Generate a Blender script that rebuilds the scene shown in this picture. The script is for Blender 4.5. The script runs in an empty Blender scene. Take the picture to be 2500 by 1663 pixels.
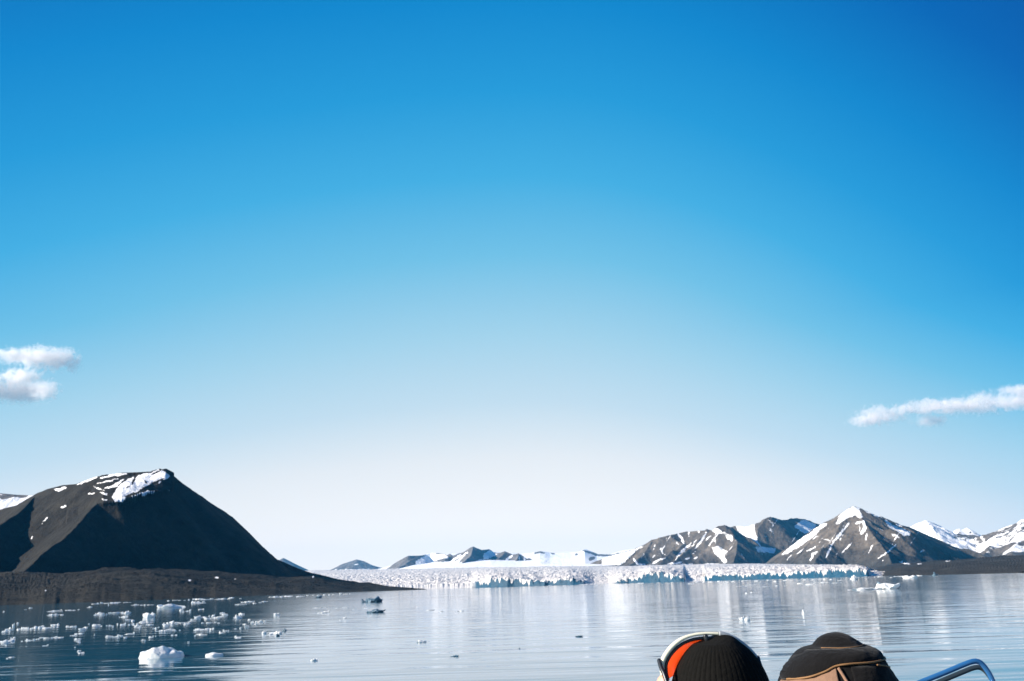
import bpy, bmesh, math, random
import numpy as np
from mathutils import Vector, Matrix

R = math.radians
scene = bpy.context.scene
COL = scene.collection

# ------------------------------------------------------------------ camera
W0, H0 = 2500.0, 1663.0
FPX = 2153.0
PITCH, ROLL, CAMZ = R(15.55), R(1.776), 3.0
fw = Vector((0, math.cos(PITCH), math.sin(PITCH)))
u0 = Vector((0, -math.sin(PITCH), math.cos(PITCH)))
r0 = Vector((1, 0, 0))
rt = r0 * math.cos(ROLL) - u0 * math.sin(ROLL)
up = u0 * math.cos(ROLL) + r0 * math.sin(ROLL)
cam_d = bpy.data.cameras.new("camera")
cam = bpy.data.objects.new("camera", cam_d)
COL.objects.link(cam)
cam.matrix_world = Matrix(((rt.x, up.x, -fw.x, 0), (rt.y, up.y, -fw.y, 0), (rt.z, up.z, -fw.z, CAMZ), (0, 0, 0, 1)))
cam_d.sensor_width = 36
cam_d.lens = 36 * FPX / W0
cam_d.clip_start = 0.05
cam_d.clip_end = 400000
cam_d.dof.use_dof = True
cam_d.dof.focus_distance = 3.2
cam_d.dof.aperture_fstop = 11
scene.camera = cam

# ------------------------------------------------------------------ world, sun, exposure
SUN_EL, SUN_AZ = R(24), R(-104)        # azimuth measured from +Y towards +X (left of the view)
scene.view_settings.view_transform = 'Standard'
scene.view_settings.look = 'None'
scene.view_settings.gamma = 1.0
scene.view_settings.exposure = 1.05
world = bpy.data.worlds.new("World")
scene.world = world
world.use_nodes = True
wn, wl = world.node_tree.nodes, world.node_tree.links
wn.clear()
w_out = wn.new('ShaderNodeOutputWorld')
w_bg = wn.new('ShaderNodeBackground')
w_bg.inputs['Strength'].default_value = 0.1
sky = wn.new('ShaderNodeTexSky')
sky.sky_type = 'NISHITA'
sky.sun_disc = False
sky.sun_elevation = SUN_EL
sky.sun_rotation = SUN_AZ
sky.altitude = 0
sky.air_density = 1.0
sky.dust_density = 0.6
sky.ozone_density = 1.5
# clear arctic air: the blue deepens with height and to both sides, most to the right, with lens falloff painted in
w_tc = wn.new('ShaderNodeTexCoord')
w_sep = wn.new('ShaderNodeSeparateXYZ')
wl.new(w_tc.outputs['Generated'], w_sep.inputs[0])
def wmath(op, a, b=None):
    n = wn.new('ShaderNodeMath'); n.operation = op
    for i, v in enumerate((a, b)):
        if v is None: continue
        if hasattr(v, 'links'): wl.new(v, n.inputs[i])
        else: n.inputs[i].default_value = v
    return n.outputs[0]
xr = wmath('MINIMUM', wmath('MAXIMUM', w_sep.outputs['X'], 0.0), 0.6)
xl = wmath('MINIMUM', wmath('MAXIMUM', wmath('MULTIPLY', w_sep.outputs['X'], -1.0), 0.0), 0.6)
sh = wmath('ADD', wmath('MULTIPLY', wmath('POWER', xr, 2.0), 1.0), wmath('MULTIPLY', wmath('POWER', xl, 2.0), 0.45))
sh = wmath('MULTIPLY', sh, wmath('MINIMUM', wmath('ADD', wmath('MULTIPLY', wmath('MAXIMUM', w_sep.outputs['Z'], 0.0), 2.4), 0.35), 1.0))
zz = wmath('ADD', wmath('MAXIMUM', w_sep.outputs['Z'], 0.0), sh)
w_ramp = wn.new('ShaderNodeValToRGB')
wl.new(zz, w_ramp.inputs[0])
G = 1.0 / 2 ** scene.view_settings.exposure
SKY = [(0.00, (1.14, 1.05, 0.95)), (0.07, (1.05, 1.00, 0.95)), (0.14, (0.85, 0.88, 0.90)), (0.20, (0.58, 0.75, 0.86)), (0.275, (0.38, 0.66, 0.83)),
       (0.36, (0.17, 0.54, 0.80)), (0.44, (0.058, 0.43, 0.77)), (0.52, (0.018, 0.33, 0.70)), (0.60, (0.004, 0.245, 0.62)), (0.70, (0.0, 0.13, 0.47)), (0.80, (0.0, 0.08, 0.36)), (1.0, (0.0, 0.05, 0.27))]
cr = w_ramp.color_ramp
while len(cr.elements) > 1:
    cr.elements.remove(cr.elements[-1])
for i, (p, c) in enumerate(SKY):
    e = cr.elements[0] if i == 0 else cr.elements.new(p)
    e.position = p
    e.color = (c[0] * G, c[1] * G, c[2] * G, 1)
w_gain = wn.new('ShaderNodeVectorMath'); w_gain.operation = 'SCALE'; w_gain.inputs['Scale'].default_value = 10.0
wl.new(w_ramp.outputs[0], w_gain.inputs[0])
w_mix = wn.new('ShaderNodeMix'); w_mix.data_type = 'RGBA'; w_mix.inputs[0].default_value = 0.985
wl.new(sky.outputs[0], w_mix.inputs[6]); wl.new(w_gain.outputs[0], w_mix.inputs[7])
wl.new(w_mix.outputs[2], w_bg.inputs['Color'])
wl.new(w_bg.outputs[0], w_out.inputs['Surface'])

sun_d = bpy.data.lights.new("sun", 'SUN')
sun_d.energy = 5.0
sun_d.angle = R(0.5)
sun_d.color = (1.0, 0.92, 0.82)
sun = bpy.data.objects.new("sun", sun_d)
COL.objects.link(sun)
Ldir = Vector((math.sin(SUN_AZ) * math.cos(SUN_EL), math.cos(SUN_AZ) * math.cos(SUN_EL), math.sin(SUN_EL)))
sun.rotation_euler = Ldir.to_track_quat('Z', 'Y').to_euler()
sun.location = Ldir * 50
cy = scene.cycles
cy.volume_bounces = 16
cy.max_bounces = 20

# ------------------------------------------------------------------ helpers
def ray(px, py):
    d = fw * FPX + rt * (px - W0 / 2) + up * (H0 / 2 - py)
    return d.normalized()
def at(px, py, Y):
    d = ray(px, py)
    k = Y / d.y
    return Vector((d.x * k, Y, CAMZ + d.z * k))
def onwater(px, py):
    d = ray(px, py)
    k = -CAMZ / d.z
    return Vector((d.x * k, d.y * k, 0))
def horizon_y(px):
    return 1470.0 - 0.031 * px
def col_a(px):                       # X/Y of the ray through the horizon at px
    d = ray(px, horizon_y(px))
    return d.x / d.y
def project(P):                      # Nx3 -> px, py
    Q = P - np.array([0, 0, CAMZ])
    f = np.array(fw); r = np.array(rt); u = np.array(up)
    z = Q @ f
    return W0 / 2 + FPX * (Q @ r) / z, H0 / 2 - FPX * (Q @ u) / z

def tag(o, label=None, cat=None, group=None, kind=None):
    if label: o['label'] = label
    if cat: o['category'] = cat
    if group: o['group'] = group
    if kind: o['kind'] = kind
    return o
def link(name, me, mat=None, parent=None):
    o = bpy.data.objects.new(name, me)
    COL.objects.link(o)
    if mat: me.materials.append(mat)
    if parent: o.parent = parent
    return o
def thing(name, loc=(0, 0, 0), rz=0):
    o = bpy.data.objects.new(name, None)
    COL.objects.link(o)
    o.location = loc
    o.rotation_euler = (0, 0, rz)
    o.empty_display_size = 0.2
    return o
def smooth(me):
    me.polygons.foreach_set('use_smooth', [True] * len(me.polygons))
    me.update()

_rs = np.random.RandomState(7)
_LAT = _rs.rand(256, 256).astype(np.float64)
def vnoise(x, y, seed=0):
    x = x + seed * 17.31; y = y + seed * 9.77
    xi = np.floor(x).astype(int); yi = np.floor(y).astype(int)
    fx = x - xi; fy = y - yi
    fx = fx * fx * fx * (fx * (fx * 6 - 15) + 10); fy = fy * fy * fy * (fy * (fy * 6 - 15) + 10)
    a = _LAT[xi & 255, yi & 255]; b = _LAT[(xi + 1) & 255, yi & 255]
    c = _LAT[xi & 255, (yi + 1) & 255]; d = _LAT[(xi + 1) & 255, (yi + 1) & 255]
    return (a * (1 - fx) + b * fx) * (1 - fy) + (c * (1 - fx) + d * fx) * fy
def fbm(x, y, seed=0, octv=5, rough=0.5):
    s = 0; a = 1; t = 0
    for k in range(octv):
        s = s + a * (vnoise(x * 2 ** k, y * 2 ** k, seed + k * 3) - 0.5) * 2
        t += a; a *= rough
    return s / t

def grid_mesh(name, P, nc, nr, mat, attrs=None):
    me = bpy.data.meshes.new(name)
    n = nc * nr
    me.vertices.add(n)
    me.vertices.foreach_set('co', P.reshape(-1).astype(np.float32))
    idx = np.arange(n).reshape(nr, nc)
    q = np.stack([idx[:-1, :-1], idx[:-1, 1:], idx[1:, 1:], idx[1:, :-1]], -1).reshape(-1, 4)
    me.loops.add(q.size)
    me.loops.foreach_set('vertex_index', q.reshape(-1).astype(np.int32))
    me.polygons.add(len(q))
    me.polygons.foreach_set('loop_start', np.arange(0, q.size, 4, dtype=np.int32))
    me.polygons.foreach_set('loop_total', np.full(len(q), 4, dtype=np.int32))
    me.update(calc_edges=True)
    me.validate()
    for k, v in (attrs or {}).items():
        at_ = me.attributes.new(k, 'FLOAT', 'POINT')
        at_.data.foreach_set('value', v.reshape(-1).astype(np.float32))
    smooth(me)
    return link(name, me, mat)

# ------------------------------------------------------------------ node helpers
def newmat(name):
    m = bpy.data.materials.new(name)
    m.use_nodes = True
    nt = m.node_tree
    nt.nodes.clear()
    out = nt.nodes.new('ShaderNodeOutputMaterial')
    return m, nt, out
def N(nt, t, **kw):
    n = nt.nodes.new(t)
    for k, v in kw.items():
        if k in n.inputs: n.inputs[k].default_value = v
        else: setattr(n, k, v)
    return n
def noise_node(nt, vec, scale, detail=6, rough=0.55, dist=0.0):
    n = N(nt, 'ShaderNodeTexNoise')
    n.inputs['Scale'].default_value = scale
    n.inputs['Detail'].default_value = detail
    n.inputs['Roughness'].default_value = rough
    n.inputs['Distortion'].default_value = dist
    if vec is not None: nt.links.new(vec, n.inputs['Vector'])
    return n
def maprange(nt, val, a, b, c=0.0, d=1.0):
    n = N(nt, 'ShaderNodeMapRange')
    n.inputs[1].default_value = a; n.inputs[2].default_value = b
    n.inputs[3].default_value = c; n.inputs[4].default_value = d
    nt.links.new(val, n.inputs[0])
    return n
def mixc(nt, fac, a, b):
    n = N(nt, 'ShaderNodeMix', data_type='RGBA')
    if hasattr(fac, 'links'): nt.links.new(fac, n.inputs[0])
    else: n.inputs[0].default_value = fac
    for s, v in ((6, a), (7, b)):
        if hasattr(v, 'links'): nt.links.new(v, n.inputs[s])
        else: n.inputs[s].default_value = (v[0], v[1], v[2], 1)
    return n.outputs[2]
def simple(name, col, rough=0.6, var=0.25, scale=30, metal=0.0, bump=0.0, spec=0.5):
    m, nt, out = newmat(name)
    b = N(nt, 'ShaderNodeBsdfPrincipled', Roughness=rough, Metallic=metal)
    b.inputs['Specular IOR Level'].default_value = spec
    tc = N(nt, 'ShaderNodeTexCoord')
    nz = noise_node(nt, tc.outputs['Object'], scale)
    c = mixc(nt, nz.outputs[0], [x * (1 - var) for x in col], [min(1, x * (1 + var)) for x in col])
    nt.links.new(c, b.inputs['Base Color'])
    if bump:
        bp = N(nt, 'ShaderNodeBump', Strength=1.0, Distance=bump)
        nt.links.new(nz.outputs[0], bp.inputs['Height'])
        nt.links.new(bp.outputs[0], b.inputs['Normal'])
    nt.links.new(b.outputs[0], out.inputs['Surface'])
    return m

def mountain_mat(name, rock_a, rock_b, scale, snow=(0.88, 0.87, 0.86), low=None):
    m, nt, out = newmat(name)
    b = N(nt, 'ShaderNodeBsdfPrincipled', Roughness=0.9)
    b.inputs['Specular IOR Level'].default_value = 0.15
    geo = N(nt, 'ShaderNodeNewGeometry')
    n1 = noise_node(nt, geo.outputs['Position'], 1.0 / scale, 8, 0.6)
    n2 = noise_node(nt, geo.outputs['Position'], 6.0 / scale, 6, 0.65)
    f = maprange(nt, n1.outputs[0], 0.35, 0.65)
    rock = mixc(nt, f.outputs[0], rock_a, rock_b)
    f2 = maprange(nt, n2.outputs[0], 0.3, 0.7, 0.6, 1.4)
    mul = N(nt, 'ShaderNodeVectorMath', operation='SCALE')
    nt.links.new(rock, mul.inputs[0]); nt.links.new(f2.outputs[0], mul.inputs['Scale'])
    if low:
        sp = N(nt, 'ShaderNodeSeparateXYZ'); nt.links.new(geo.outputs['Position'], sp.inputs[0])
        lf = maprange(nt, sp.outputs['Z'], 60, 330)
        rock = mixc(nt, lf.outputs[0], low, rock); nt.links.new(rock, mul.inputs[0])
    at_ = N(nt, 'ShaderNodeAttribute', attribute_name='snow')
    add = N(nt, 'ShaderNodeMath', operation='ADD')
    nz = maprange(nt, n2.outputs[0], 0.25, 0.75, -0.42, 0.42)
    nt.links.new(at_.outputs['Fac'], add.inputs[0]); nt.links.new(nz.outputs[0], add.inputs[1])
    sf = maprange(nt, add.outputs[0], 0.42, 0.58)
    c = mixc(nt, sf.outputs[0], mul.outputs[0], snow)
    nt.links.new(c, b.inputs['Base Color'])
    bp = N(nt, 'ShaderNodeBump', Strength=1.0, Distance=scale * 0.06)
    nt.links.new(n2.outputs[0], bp.inputs['Height'])
    nt.links.new(bp.outputs[0], b.inputs['Normal'])
    nt.links.new(b.outputs[0], out.inputs['Surface'])
    return m

# ------------------------------------------------------------------ terrain builder
def interp_tab(tab, px, k):
    xs = [t[0] for t in tab]; return np.interp(px, xs, [t[k] for t in tab])

def snow_mask(px, py, polys, strokes, thin=1.0):
    s = np.zeros(px.shape)
    px, py = px + 3.2 * fbm(px / 9.0, py / 7.0, 71, 4, 0.65), py + 3.2 * fbm(px / 9.0, py / 7.0, 77, 4, 0.65)
    for poly in polys:
        inside = np.zeros(px.shape, bool)
        n = len(poly)
        dmin = np.full(px.shape, 1e9)
        for i in range(n):
            x1, y1 = poly[i]; x2, y2 = poly[(i + 1) % n]
            if y1 != y2:
                c = ((y1 > py) != (y2 > py)) & (px < (x2 - x1) * (py - y1) / (y2 - y1) + x1)
                inside ^= c
            t = np.clip(((px - x1) * (x2 - x1) + (py - y1) * (y2 - y1)) / max(1e-6, (x2 - x1) ** 2 + (y2 - y1) ** 2), 0, 1)
            dmin = np.minimum(dmin, np.hypot(px - x1 - t * (x2 - x1), py - y1 - t * (y2 - y1)))
        sd = np.where(inside, dmin, -dmin)
        s = np.maximum(s, np.clip(0.5 + sd / 6.0, 0, 1))
    for pts, w in strokes:
        for i in range(len(pts) - 1):
            x1, y1 = pts[i]; x2, y2 = pts[i + 1]
            t = np.clip(((px - x1) * (x2 - x1) + (py - y1) * (y2 - y1)) / max(1e-6, (x2 - x1) ** 2 + (y2 - y1) ** 2), 0, 1)
            d = np.hypot(px - x1 - t * (x2 - x1), py - y1 - t * (y2 - y1))
            tt = (i + t) / (len(pts) - 1)
            ww = thin * w * (0.38 + 0.62 * np.sin(np.pi * np.clip(0.12 + 0.8 * tt, 0, 1)))
            s = np.maximum(s, np.clip(0.5 + (ww / 2 - d) / 4.0, 0, 1))
    return s

def terrain(name, mat, px0, px1, step, crest, offs, ridges, planes=(), base=None, gul=(200, 0.12), nz=(300, 20),
            polys=(), strokes=(), rocks=(), snow_fn=None, soft=10.0, seed=1):
    """crest: [(px, py, Y)] the skyline; ridges: [([(px,py,Y)...], slope)]; planes: buttresses = [(anchor(px,py,Y), nx, ny, s), ...] groups"""
    pxs = np.arange(px0, px1 + step, step, dtype=float)
    aa = np.array([col_a(p) for p in pxs])
    Yc = interp_tab(crest, pxs, 2)
    offs = np.array(offs, float)
    Y = Yc[None, :] + offs[:, None]
    X = aa[None, :] * Y
    nr, nc = Y.shape
    Z = np.full(Y.shape, -1e9)
    allr = [([at(*p) for p in crest], ridges[0])] + [([at(*p) for p in r], s) for r, s in ridges[1]]
    arc0 = 0
    for k, (pts, slope) in enumerate(allr):
        for i in range(len(pts) - 1):
            A, B = pts[i], pts[i + 1]
            dx, dy = B.x - A.x, B.y - A.y
            L2 = dx * dx + dy * dy
            L = math.sqrt(L2)
            t = np.clip(((X - A.x) * dx + (Y - A.y) * dy) / L2, 0, 1)
            ddx = X - A.x - t * dx; ddy = Y - A.y - t * dy
            d = np.hypot(ddx, ddy)
            ang = np.arctan2(ddy, ddx)
            zr = A.z + (B.z - A.z) * t
            u = (arc0 + t * L) / gul[0]
            g = fbm(u + ang * 0.6, d / (gul[0] * 5), seed + k, 4, 0.6)
            grow = np.clip(d / (gul[0] * 1.2), 0, 1)
            z = zr - slope * d * (1 + gul[1] * g * 2.0 * grow)
            # smooth union
            m = np.maximum(Z, z)
            Z = m + soft * np.exp(-np.abs(Z - z) / soft) * 0.5 * np.clip(d / 80, 0, 1) if i or k else z
            arc0 += L
        arc0 += 977
    for grp in planes:
        zz = np.full(Y.shape, 1e9)
        for anchor, nx, ny, s in grp:
            P = at(*anchor)
            l = math.hypot(nx, ny)
            side = (-(X - P.x) * ny + (Y - P.y) * nx) / l
            zp = P.z - s * ((X - P.x) * nx + (Y - P.y) * ny) / l
            zp = zp + 9 * fbm(side / 90, np.zeros_like(side) + seed, seed + 31, 4, 0.6)
            zz = np.minimum(zz, zp)
        Z = np.maximum(Z, zz)
    if base is not None:
        Z = np.maximum(Z, base(pxs, X, Y))
    amp = nz[1] * np.clip(np.abs(offs) / (nz[0] * 1.0), 0.08, 1)[:, None]
    Z = Z + amp * fbm(X / nz[0], Y / nz[0], seed + 11, 7, 0.6) * np.clip((Z + 2) / (nz[1] * 2), 0, 1)
    Z = np.maximum(Z, -3)
    P = np.stack([X, Y, Z], -1)
    px, py = project(P.reshape(-1, 3))
    S = snow_mask(px, py, polys, strokes, 0.78 if px0 > 1000 else 0.9)
    fine = fbm(px / 26.0 + py / 60.0, (py + px * 0.9) / 9.0 * 0 + px / 5.0 + py / 7.5, seed + 60, 4, 0.6)
    if px0 > 1300: S = np.maximum(S, np.clip((fine - 0.42) * 4, 0, 0.55) * np.clip((P[..., 2].reshape(-1) - 180) / 120, 0, 1))
    if rocks: S = S * (1 - snow_mask(px, py, (), rocks))
    S = S.reshape(nr, nc)
    if snow_fn is not None:
        S = np.maximum(S, snow_fn(px.reshape(nr, nc), py.reshape(nr, nc), X, Y, Z))
    return grid_mesh(name, P, nc, nr, mat, {'snow': S})

def lin(a, b, n): return list(np.linspace(a, b, n))

# ================================================================== WATER
def water_material():
    m, nt, out = newmat('sea_water')
    b = N(nt, 'ShaderNodeBsdfPrincipled', Roughness=0.06, IOR=1.7)
    b.inputs['Base Color'].default_value = (0.015, 0.12, 0.19, 1)
    geo = N(nt, 'ShaderNodeNewGeometry')
    def waves(sx, sy, rot, scale, detail, dist):
        mp = N(nt, 'ShaderNodeMapping')
        mp.inputs['Rotation'].default_value = (0, 0, rot)
        mp.inputs['Scale'].default_value = (sx, sy, 1)
        nt.links.new(geo.outputs['Position'], mp.inputs[0])
        return noise_node(nt, mp.outputs[0], scale, detail, 0.5, dist)
    a = waves(0.16, 1.0, R(3), 0.42, 2, 0.3)       # long low ripples lying across the view
    c = waves(0.5, 1.0, R(-14), 2.6, 3, 0.2)       # small wind ripples
    big = waves(0.35, 1.0, 0, 0.018, 3, 0.4)       # calm and ruffled patches
    amp = maprange(nt, big.outputs[0], 0.35, 0.65, 0.35, 1.0)
    s1 = N(nt, 'ShaderNodeMath', operation='MULTIPLY'); s1.inputs[1].default_value = 0.10
    nt.links.new(a.outputs[0], s1.inputs[0])
    s2 = N(nt, 'ShaderNodeMath', operation='MULTIPLY'); s2.inputs[1].default_value = 0.005
    nt.links.new(c.outputs[0], s2.inputs[0])
    ad = N(nt, 'ShaderNodeMath', operation='ADD')
    nt.links.new(s1.outputs[0], ad.inputs[0]); nt.links.new(s2.outputs[0], ad.inputs[1])
    ml = N(nt, 'ShaderNodeMath', operation='MULTIPLY')
    nt.links.new(ad.outputs[0], ml.inputs[0]); nt.links.new(amp.outputs[0], ml.inputs[1])
    bp = N(nt, 'ShaderNodeBump', Strength=1.0, Distance=1.0)
    nt.links.new(ml.outputs[0], bp.inputs['Height'])
    nt.links.new(bp.outputs[0], b.inputs['Normal'])
    nt.links.new(b.outputs[0], out.inputs['Surface'])
    return m
def disc(name, rad, z, mat, n=96):
    bm = bmesh.new()
    bmesh.ops.create_circle(bm, cap_ends=True, radius=rad, segments=n)
    me = bpy.data.meshes.new(name); bm.to_mesh(me); bm.free()
    o = link(name, me, mat); o.location.z = z
    return o
tag(disc('water', 150000, 0, water_material()), 'calm blue fjord water with floating ice', kind='structure')

# ================================================================== LEFT MOUNTAIN
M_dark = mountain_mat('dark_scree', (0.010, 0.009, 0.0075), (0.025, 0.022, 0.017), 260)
crestL = [(-420, 1330, 4300), (-250, 1290, 4100), (-100, 1262, 3900), (0, 1243, 3750), (41, 1233, 3700), (76, 1213, 3640), (90, 1205, 3620), (114, 1195, 3590),
          (152, 1185, 3540), (187, 1181, 3500), (234, 1164, 3460), (258, 1158, 3450), (299, 1154, 3450), (364, 1152, 3450),
          (378, 1147, 3460), (391, 1144, 3470), (404, 1149, 3485), (418, 1156, 3500), (440, 1176, 3530), (458, 1189, 3555), (478, 1202, 3580), (516, 1228, 3640),
          (545, 1246, 3690), (565, 1260, 3720), (576, 1277, 3740), (590, 1290, 3770), (611, 1312, 3810), (640, 1339, 3870), (662, 1360, 3920), (690, 1371, 3970),
          (730, 1388, 4060), (763, 1399, 4150), (800, 1412, 4250)]
# brow of the dark face: the snowy shelf lies between it and the skyline
browL = [(238, 1229, 3060), (285, 1223, 3090), (340, 1215, 3170), (385, 1205, 3260), (412, 1194, 3360)]
foreL = [(-420, 1420, 2100, 600), (-200, 1412, 2200, 700), (0, 1405, 2300, 800), (136, 1407, 2300, 860), (245, 1391, 2500, 930), (364, 1392, 2600, 1050), (462, 1401, 2800, 1250),
         (640, 1407, 3100, 1750), (709, 1409, 3300, 2000), (763, 1399, 3500, 2200), (812, 1409, 3500, 2350), (871, 1417, 3450, 2600),
         (926, 1426, 3400, 2800), (980, 1434, 3350, 3000), (1034, 1438.2, 3300, 3180), (1050, 1441, 3300, 3290)]
def baseL(pxs, X, Y):
    yt = interp_tab(foreL, pxs, 1); Yt = interp_tab(foreL, pxs, 2); Ys = interp_tab(foreL, pxs, 3)
    zt = np.array([at(p, q, r).z for p, q, r in zip(pxs, yt, Yt)])
    Ys = Ys + 60 * fbm(pxs / 40, pxs * 0, 5, 3)
    t = (Y - Ys[None]) / np.maximum(60, (Yt - Ys))[None]
    Y = Y + 0.0
    t = np.maximum(t, -1.0)
    z = np.where(t < 1, np.abs(zt)[None] * t, zt[None] - 0.10 * (Y - Yt[None]))
    pq = pxs + 9.0        # the same column seen at summit height, the camera being rolled
    inb = (pq >= 150) & (pq <= 412)
    yb = interp_tab(browL, pq, 1); Yb = interp_tab(browL, pq, 2)
    zb = np.array([at(p, q, r).z for p, q, r in zip(pq, yb, Yb)])
    yc = interp_tab(crestL, pq, 1); Yc = interp_tab(crestL, pq, 2)
    zc = np.array([at(p, q, r).z for p, q, r in zip(pq, yc, Yc)]) - 3
    fade = np.clip((238 - pq) / 60, 0, 1) * 130
    ts = (Y - Yb[None]) / (Yc - Yb)[None]
    sh = np.where((ts > 0) & (ts < 1), zb[None] - fade[None] + (zc - zb + fade)[None] * ts ** 0.85, -50)
    sh = sh + 9 * fbm(X / 60, Y / 60, 15, 4) * (ts > 0.05) * (ts < 0.95)
    z = np.maximum(z, np.where(inb[None], sh, -50))
    z = z + (9 * fbm(X / 170, Y / 170, 3, 5, 0.5)) * np.clip(t * 3, 0, 1) * np.clip(zt[None] / 30, 0.1, 1)
    return z
snowL_poly = [[(272, 1214), (285, 1190), (326, 1163), (361, 1153), (388, 1147), (404, 1152), (415, 1163), (400, 1172), (370, 1178), (345, 1190), (320, 1202), (301, 1222), (280, 1225)],
              [(130, 1196), (160, 1188), (166, 1192), (140, 1200)]]
snowL_str = [([(190, 1182), (215, 1174), (236, 1165)], 6), ([(245, 1168), (275, 1160), (310, 1157)], 5), ([(236, 1180), (262, 1176), (290, 1168)], 3), ([(258, 1192), (280, 1186), (300, 1172)], 7), ([(228, 1188), (240, 1192), (255, 1198)], 3), ([(300, 1212), (355, 1188), (392, 1176)], 9), ([(322, 1211), (360, 1200), (378, 1199)], 4), ([(404, 1206), (412, 1195)], 6),
             ([(102, 1278), (115, 1265)], 5), ([(146, 1241), (162, 1237)], 4.5), ([(248, 1218), (262, 1222)], 5), ([(245, 1202), (262, 1208)], 6), ([(216, 1206), (230, 1204)], 4),
             ([(76, 1315), (81, 1308)], 3), 
             ([(109, 1443), (112, 1442)], 4), ([(460, 1417), (466, 1417)], 4), ([(525, 1410), (532, 1410)], 4), ([(571, 1414), (576, 1414)], 3), ([(764, 1409), (766, 1409)], 3)]
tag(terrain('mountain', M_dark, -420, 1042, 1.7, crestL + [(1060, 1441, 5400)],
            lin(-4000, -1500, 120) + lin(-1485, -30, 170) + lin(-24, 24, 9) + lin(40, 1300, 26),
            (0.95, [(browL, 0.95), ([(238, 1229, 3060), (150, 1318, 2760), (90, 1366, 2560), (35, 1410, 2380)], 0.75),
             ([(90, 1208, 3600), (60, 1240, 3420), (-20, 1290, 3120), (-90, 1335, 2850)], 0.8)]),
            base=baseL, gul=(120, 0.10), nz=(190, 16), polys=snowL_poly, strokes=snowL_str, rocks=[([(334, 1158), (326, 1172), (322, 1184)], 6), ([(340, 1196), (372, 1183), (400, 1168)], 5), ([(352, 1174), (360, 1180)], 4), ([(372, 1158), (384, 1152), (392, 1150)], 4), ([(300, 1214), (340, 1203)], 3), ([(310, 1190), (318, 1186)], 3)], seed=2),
    'dark steep mountain with a snow patch near its summit on the left shore', kind='structure')

# snowy ridge peeping out behind it
M_far = mountain_mat('pale_rock', (0.10, 0.09, 0.082), (0.16, 0.145, 0.135), 700)
M_mid = mountain_mat('brown_rock', (0.080, 0.066, 0.052), (0.14, 0.117, 0.094), 500, low=(0.035, 0.036, 0.036))
def patchy(f, thr, seed):
    def fn(px, py, X, Y, Z):
        return np.clip(0.5 + (fbm(X / f, Y / f, seed, 5, 0.6) - thr) * 3, 0, 1)
    return fn
tag(terrain('mountain', M_far, -420, 220, 3, [(-420, 1180, 7000), (-200, 1190, 7000), (0, 1204, 7000), (41, 1208, 7000), (90, 1210, 7000), (220, 1240, 7000)],
            lin(-1600, -30, 60) + lin(-20, 20, 3) + lin(60, 1000, 10), (0.5, []), nz=(400, 30), snow_fn=patchy(300, -0.35, 4), seed=5),
    'snow covered ridge behind the left mountain', kind='structure')

# ================================================================== RIGHT MOUNTAINS
# main peak A
crestA = [(1800, 1400, 11100), (1850, 1388, 11000), (1870, 1376, 10900), (1890, 1359, 10800), (1915, 1343, 10700), (1940, 1327, 10600), (1965, 1308, 10500), (1990, 1289, 10400), (2011, 1276, 10300), (2030, 1268, 10220), (2047, 1263, 10150),
          (2059, 1248, 10150), (2070, 1243, 10080), (2082, 1236, 10000), (2094, 1238, 10000), (2106, 1243, 10080), (2142, 1262, 10250), (2154, 1262, 10320),
          (2178, 1276, 10450), (2213, 1285, 10650), (2222, 1286, 10700), (2249, 1300, 10900), (2284, 1316, 11150), (2344, 1342, 11600),
          (2391, 1354, 11900), (2429, 1369, 12200), (2500, 1384, 12700), (2620, 1390, 13200)]
ridA = [([(2092, 1246, 9950), (2104, 1268, 9700), (2125, 1298, 9350), (2150, 1330, 8950), (2168, 1352, 8650), (2176, 1375, 8300)], 0.80),
        ([(2215, 1288, 10600), (2224, 1312, 10250), (2228, 1340, 9800), (2215, 1365, 9200), (2205, 1385, 8700)], 0.80),
        ([(2082, 1240, 10000), (2060, 1272, 9800), (2035, 1310, 9500), (2010, 1345, 9200), (1990, 1372, 8900)], 0.80),
        ([(2055, 1256, 10150), (2010, 1290, 10150), (1965, 1335, 9900), (1930, 1370, 9700)], 0.80)]
A_poly = [[(2050, 1258), (2082, 1236), (2102, 1241), (2096, 1250), (2106, 1262), (2098, 1268), (2088, 1258), (2072, 1262), (2050, 1278), (2040, 1280)],
          [(2160, 1268), (2180, 1280), (2195, 1288), (2222, 1296), (2222, 1308), (2208, 1310), (2196, 1300), (2176, 1290), (2164, 1280)],
          [(1940, 1327), (1990, 1290), (2010, 1278), (2020, 1278), (1985, 1312), (1950, 1335), (1925, 1350), (1905, 1356)]]
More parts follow.
